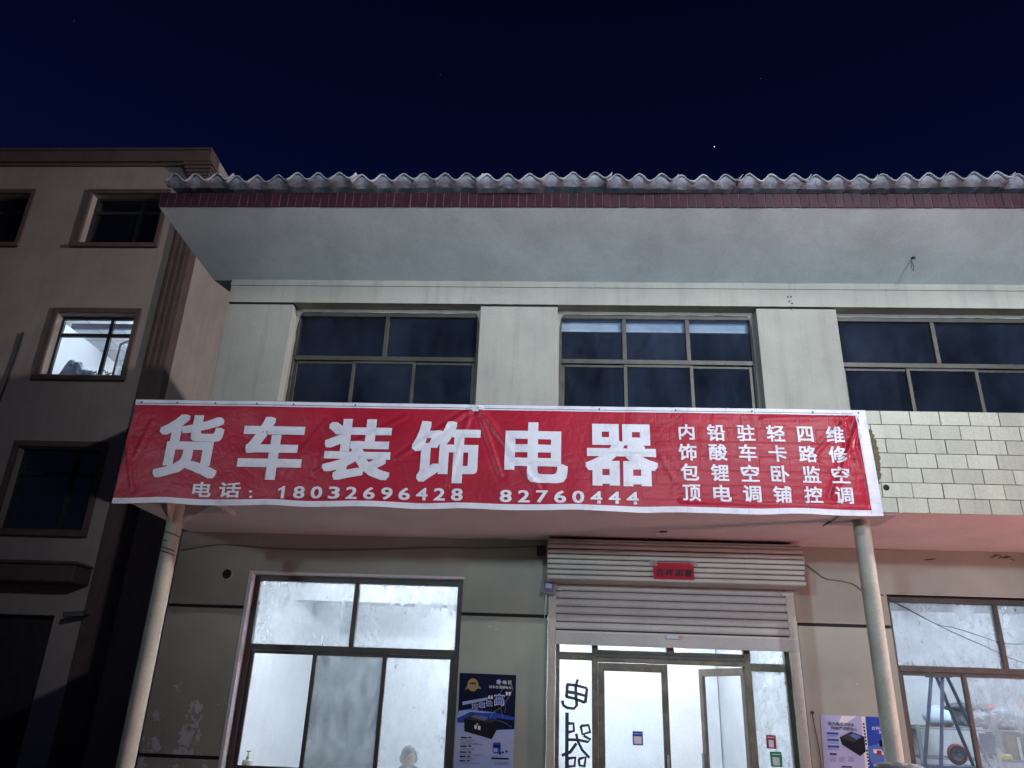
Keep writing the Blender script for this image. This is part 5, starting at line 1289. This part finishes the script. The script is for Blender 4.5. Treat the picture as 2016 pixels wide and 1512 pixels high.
def nb_window(x0, x1, z0, z1, lit=False):
    m = MB(); s = 0.115; y0, y1 = NY - 0.045, NY + 0.02
    m.box(x0 - s, x0, y0, y1, z0 - s, z1 + s); m.box(x1, x1 + s, y0, y1, z0 - s, z1 + s); m.box(x0, x1, y0, y1, z1, z1 + s); m.box(x0 - .02 - s, x1 + .02 + s, y0 - .05, y0 + .02, z0 - s - .02, z0 - s * .3); m.box(x0, x1, y0, y1, z0 - s, z0)
    w = m.build('window', M['brown'], nb, bevel=.01)
    for q0, q1 in ((z1, z1 + .12), (z0 - .12, z0)): box('wall', x0, x1, NY + .021, NY + .299, q0, q1, M['pinkwall'], nb)
    fy = NY + 0.18; f_ = 0.06; zt_ = z0 + (z1 - z0) * 0.70; xm = x0 + (x1 - x0) * 0.655
    m = MB(); m.box(x0, x0 + f_, fy, fy + .06, z0, z1); m.box(x1 - f_, x1, fy, fy + .06, z0, z1); m.box(x0 + f_, x1 - f_, fy, fy + .06, z1 - f_, z1); m.box(x0 + f_, x1 - f_, fy, fy + .06, z0, z0 + f_)
    m.box(x0 + f_, x1 - f_, fy - .003, fy + .063, zt_ - .035, zt_ + .035); m.box(xm - .035, xm + .035, fy - .002, fy + .062, z0 + f_, z1 - f_)
    m.build('frame', M['wire'], w)
    for a_, b_, c_2, d_2 in ((x0 + f_, xm - .035, zt_ + .035, z1 - f_), (xm + .035, x1 - f_, zt_ + .035, z1 - f_), (x0 + f_, xm - .035, z0 + f_, zt_ - .035), (xm + .035, x1 - f_, z0 + f_, zt_ - .035)):
        if lit and b_ > xm and d_2 < z1 - .2:
            R = Matrix.Translation((b_, fy + .03, 0)) @ Matrix.Rotation(math.radians(-32), 4, 'Z')
            g = MB(); W_ = b_ - a_ + .05
            for q in ((-W_, -W_ + .035, c_2, d_2), (-.035, 0, c_2, d_2)): g.box(q[0], q[1], 0, .035, q[2], q[3])
            g.box(-W_ + .035, -.035, 0.001, .034, d_2 - .04, d_2); g.box(-W_ + .035, -.035, .001, .034, c_2, c_2 + .04)
            g.v = [tuple(R @ Vector(v)) for v in g.v]; g.build('casement', M['wire'], w)
            g = MB().box(-W_ + .035, -.035, .015, .019, c_2 + .04, d_2 - .04); g.v = [tuple(R @ Vector(v)) for v in g.v]; g.build('pane', M['glass_low'], w)
        else: box('pane', a_, b_, fy + .028, fy + .032, c_2, d_2, M['glass_left'], w)
for i, (a_, b_) in enumerate(wx):
    for j, (z0, z1) in enumerate(wz): nb_window(a_ + .0, b_ - .0, z0 + .12, z1 - .12, lit=(i == 0 and j == 1))
# the lit room
LX0, LX1 = -11.6, -8.3
box('room_wall', LX0 - .1, LX0, NY + .3, NY + 4.6, 6.7, 9.65, M['room'], nb); box('room_wall', LX1, LX1 + .08, NY + .3, NY + 4.6, 6.7, 9.65, M['room'], nb); box('room_wall', LX0, LX1, NY + 4.5, NY + 4.6, 6.7, 9.65, M['room'], nb)
cl_ = box('room_ceiling', LX0, LX1, NY + .3, NY + 4.5, 9.56, 9.64, M['room'], nb)
for k_ in range(1, 6): box('ceiling_joint', LX0 + k_ * .6, LX0 + k_ * .6 + .012, NY + .3, NY + 4.5, 9.556, 9.5595, M['print_grey'], cl_)
for k_ in range(1, 7): box('ceiling_joint', LX0, LX1, NY + .3 + k_ * .6, NY + .312 + k_ * .6, 9.5545, 9.558, M['print_grey'], cl_)
box('curtain_box', -10.5, -8.8, NY + .5, NY + .56, 8.80, 8.91, M['print_grey'], nb)
for x_, y_ in ((-10.6, NY + 1.0), (-9.2, NY + 1.6), (-10.0, NY + 3.4)): tube_lamp(x_, y_, 9.49, 1.2, 'tube lamp on the panelled ceiling behind the lit neighbour window', M['tube_left'], 'lamps in the lit neighbour room')
m = MB(); nxl, nyl = 30, 9
for i in range(nxl + 1):
    x = -10.52 + 0.86 * i / nxl; u = i / nxl
    h = 0.40 * math.exp(-((u - .20) / .13) ** 2) + 0.34 * math.exp(-((u - .42) / .12) ** 2) + 0.20 * math.exp(-((u - .66) / .14) ** 2) + 0.10 * math.exp(-((u - .86) / .1) ** 2) + .12
    for j in range(nyl + 1):
        a_ = math.pi * j / nyl; q = noise.noise(Vector((x * 9, a_ * 1.6, 1.0)))
        m.v.append((x + .03 * q, NY + .62 - (.15 + .04 * q) * math.cos(a_), 7.545 + h * (math.sin(a_) ** .6) * (1 + .22 * q)))
for i in range(nxl):
    for j in range(nyl): a = i * (nyl + 1) + j; m.f.append((a, a + 1, a + nyl + 2, a + nyl + 1))
tag(m.build('laundry_pile', surface('blue grey cloth', (0.30, 0.36, 0.50), (0.17, 0.21, 0.32), .85, scale=6, stain=(.62, .66, .74)), None), 'heap of blue grey clothes behind the lit neighbour window', 'laundry')
wt = thing('window_table', (-9.7, NY + .75, 6.7), 'table behind the lit neighbour window carrying clothes and plants', 'table')
box('tabletop', -10.6, -8.9, NY + .42, NY + .9, 7.50, 7.54, M['wood'], wt)
for xx in (-10.55, -8.95): box('leg', xx - .02, xx + .02, NY + .7, NY + .76, 6.7, 7.50, M['wood'], wt)
for k_, xx in enumerate((-9.62, -9.40, -9.02)):
    pt = thing('potted_plant', (xx, NY + .5, 7.54), ('small potted plant beside the clothes in the lit window', 'sprawling potted plant in the middle of the lit window', 'potted plant by the open casement of the lit window')[k_], 'plant')
    MB().lathe([(0, 0), (.04, 0), (.05, .08), (.045, .08), (0, .07)], (xx, NY + .5, 7.54), 12).build('pot', M['wood'], pt, True)
    m = MB()
    for q in range(11):
        a_ = random.uniform(0, 6.28); L_ = random.uniform(.10, .2); b0 = Vector((xx, NY + .5, 7.61)); e1 = b0 + Vector((math.cos(a_) * L_ * .5, math.sin(a_) * L_ * .3, L_)); e2 = e1 + Vector((math.cos(a_) * L_ * .5, 0, -L_ * .3)); sd = Vector((-math.sin(a_), math.cos(a_), 0)) * .012 + Vector((0, 0, .008))
        m.add([b0, e1 + sd, e2, e1 - sd], [(0, 1, 2, 3)])
    m.build('leaves', M['leaf'], pt)
# cable stub and camera on the neighbour wall
cable('hanging_cable', [(46, 655), (36, 690), (22, 730), (10, 760), (-6, 800)], NY - .03, .022, M['wire'], 'dark cable hanging down the neighbour wall below the dark upper window')
sc_ = P(158, 1210, NY - .2)
sm_ = thing('security_camera', sc_, 'small dark security camera on the neighbour pier below the ledge', 'camera')
MB().bar(sc_ + Vector((-.25, -.10, -.02)), sc_ + Vector((.05, .05, .02)), .09, .09).build('camera_body', M['wire'], sm_, bevel=.01)
MB().tube([sc_ + Vector((.05, .05, 0)), sc_ + Vector((.12, .19, .02)), sc_ + Vector((.12, .2, .3))], .018, 6).build('camera_arm', M['wire'], sm_)

# =================================================================== LAMPS OF THE STREET AND AN ADDED FILL LAMP (behind and beside the camera)
def street_lamp(x, y, h, aim, watts, color, size, label, reach=1.6, cone=150, blend=0.6):
    t_ = thing('street_lamp', (x, y, -0.146), label, 'street lamp')
    dr = (Vector((aim[0], aim[1], 0)) - Vector((x, y, 0))).normalized()
    MB().lathe([(0.16, 0), (0.15, 0.3), (0.085, 0.35), (0.055, h + .1)], (x, y, -0.146), 14).build('pole', M['steel'], t_, True)
    tip = Vector((x, y, h)) + dr * reach
    MB().tube([(x, y, h - .2), Vector((x, y, h + .12)) + dr * .5, tip + Vector((0, 0, .12))], .035, 8).build('arm', M['steel'], t_, True)
    MB().box(tip.x - .2, tip.x + .2, tip.y - .2, tip.y + .2, tip.z + .06, tip.z + .16).build('lamp_head', M['steel'], t_, bevel=.02)
    MB().box(tip.x - .15, tip.x + .15, tip.y - .15, tip.y + .15, tip.z + .045, tip.z + .058).build('lens', M['lens'], t_)
    L = bpy.data.lights.new('street_light', 'SPOT'); L.energy = watts; L.color = color; L.shadow_soft_size = size; L.spot_size = math.radians(cone); L.spot_blend = blend
    o_ = bpy.data.objects.new('street_light', L); COL.objects.link(o_)
    o_.location = tip - Vector((0, 0, .02)); o_.rotation_euler = (Vector(aim) - tip).to_track_quat('-Z', 'Y').to_euler()
    o_.parent = t_; o_.matrix_parent_inverse = Matrix.Translation(-Vector((x, y, -0.146)))
    return t_
street_lamp(7.6, -17.6, 10.0, (2.8, 0.0, 9.2), 8600, (0.88, 0.94, 1.0), 0.14, 'tall flood light mast across the road opposite the shop', cone=62, blend=1.0)
street_lamp(9.0, -58.0, 8.6, (3.2, 0.0, 7.2), 47000, (0.71, 0.85, 1.0), 1.1, 'distant flood light mast far behind the road', cone=15.5, blend=1.0)
street_lamp(-26.0, -46.0, 8.4, (3.2, 0.0, 7.0), 25000, (0.72, 0.86, 1.0), 1.0, 'unseen distant flood light mast added as fill from the left', cone=20, blend=1.0)  # added fill lamp, softens the column shadows on the lower wall
street_lamp(27.0, -6.6, 10.6, (-6.0, 4.0, 7.0), 20000, (1.0, 0.92, 0.92), 0.45, 'street lamp along the road to the right of the shop')
# red light box of the next shop
rx = thing('light_box', (7.3, -3.0, 0), 'red illuminated light box standing on the pavement by the next shop', 'sign')
Rb = Matrix.Translation((7.3, -3.0, 0)) @ Matrix.Rotation(math.radians(-76), 4, 'Z')
def rb(x0, x1, y0, y1, z0, z1, nm, mt_):
    m = MB().box(x0, x1, y0, y1, z0, z1); m.v = [tuple(Rb @ Vector(v)) for v in m.v]; m.build(nm, mt_, rx)
rb(-.40, .40, 0, .2, .35, 1.65, 'cabinet', M['steel']); rb(-.36, .36, -.012, -.001, .40, 1.60, 'face', M['red_glow']); rb(-.40, -.34, 0, .2, 0, .35, 'foot', M['steel']); rb(.34, .40, 0, .2, 0, .35, 'foot', M['steel'])

# =================================================================== STARS
for i, (x_, y_, r_, mt_, lb) in enumerate(((1406.5, 289, .36, 'star', 'bright white star above the corrugated roof'), (1498, 155, .36, 'star_faint', 'faint star high above the bright one'), (867, 147, .3, 'star_faint', 'faint star over the middle of the roof'), (146, 41, .3, 'star_faint', 'faint star high over the neighbour building'))):
    c_ = CP + ray(x_, y_) * 900
    tag(MB().lathe([(0, -r_), (r_ * .7, -r_ * .7), (r_, 0), (r_ * .7, r_ * .7), (0, r_)], c_, 8).build('star', M[mt_], None, True), lb, 'star')
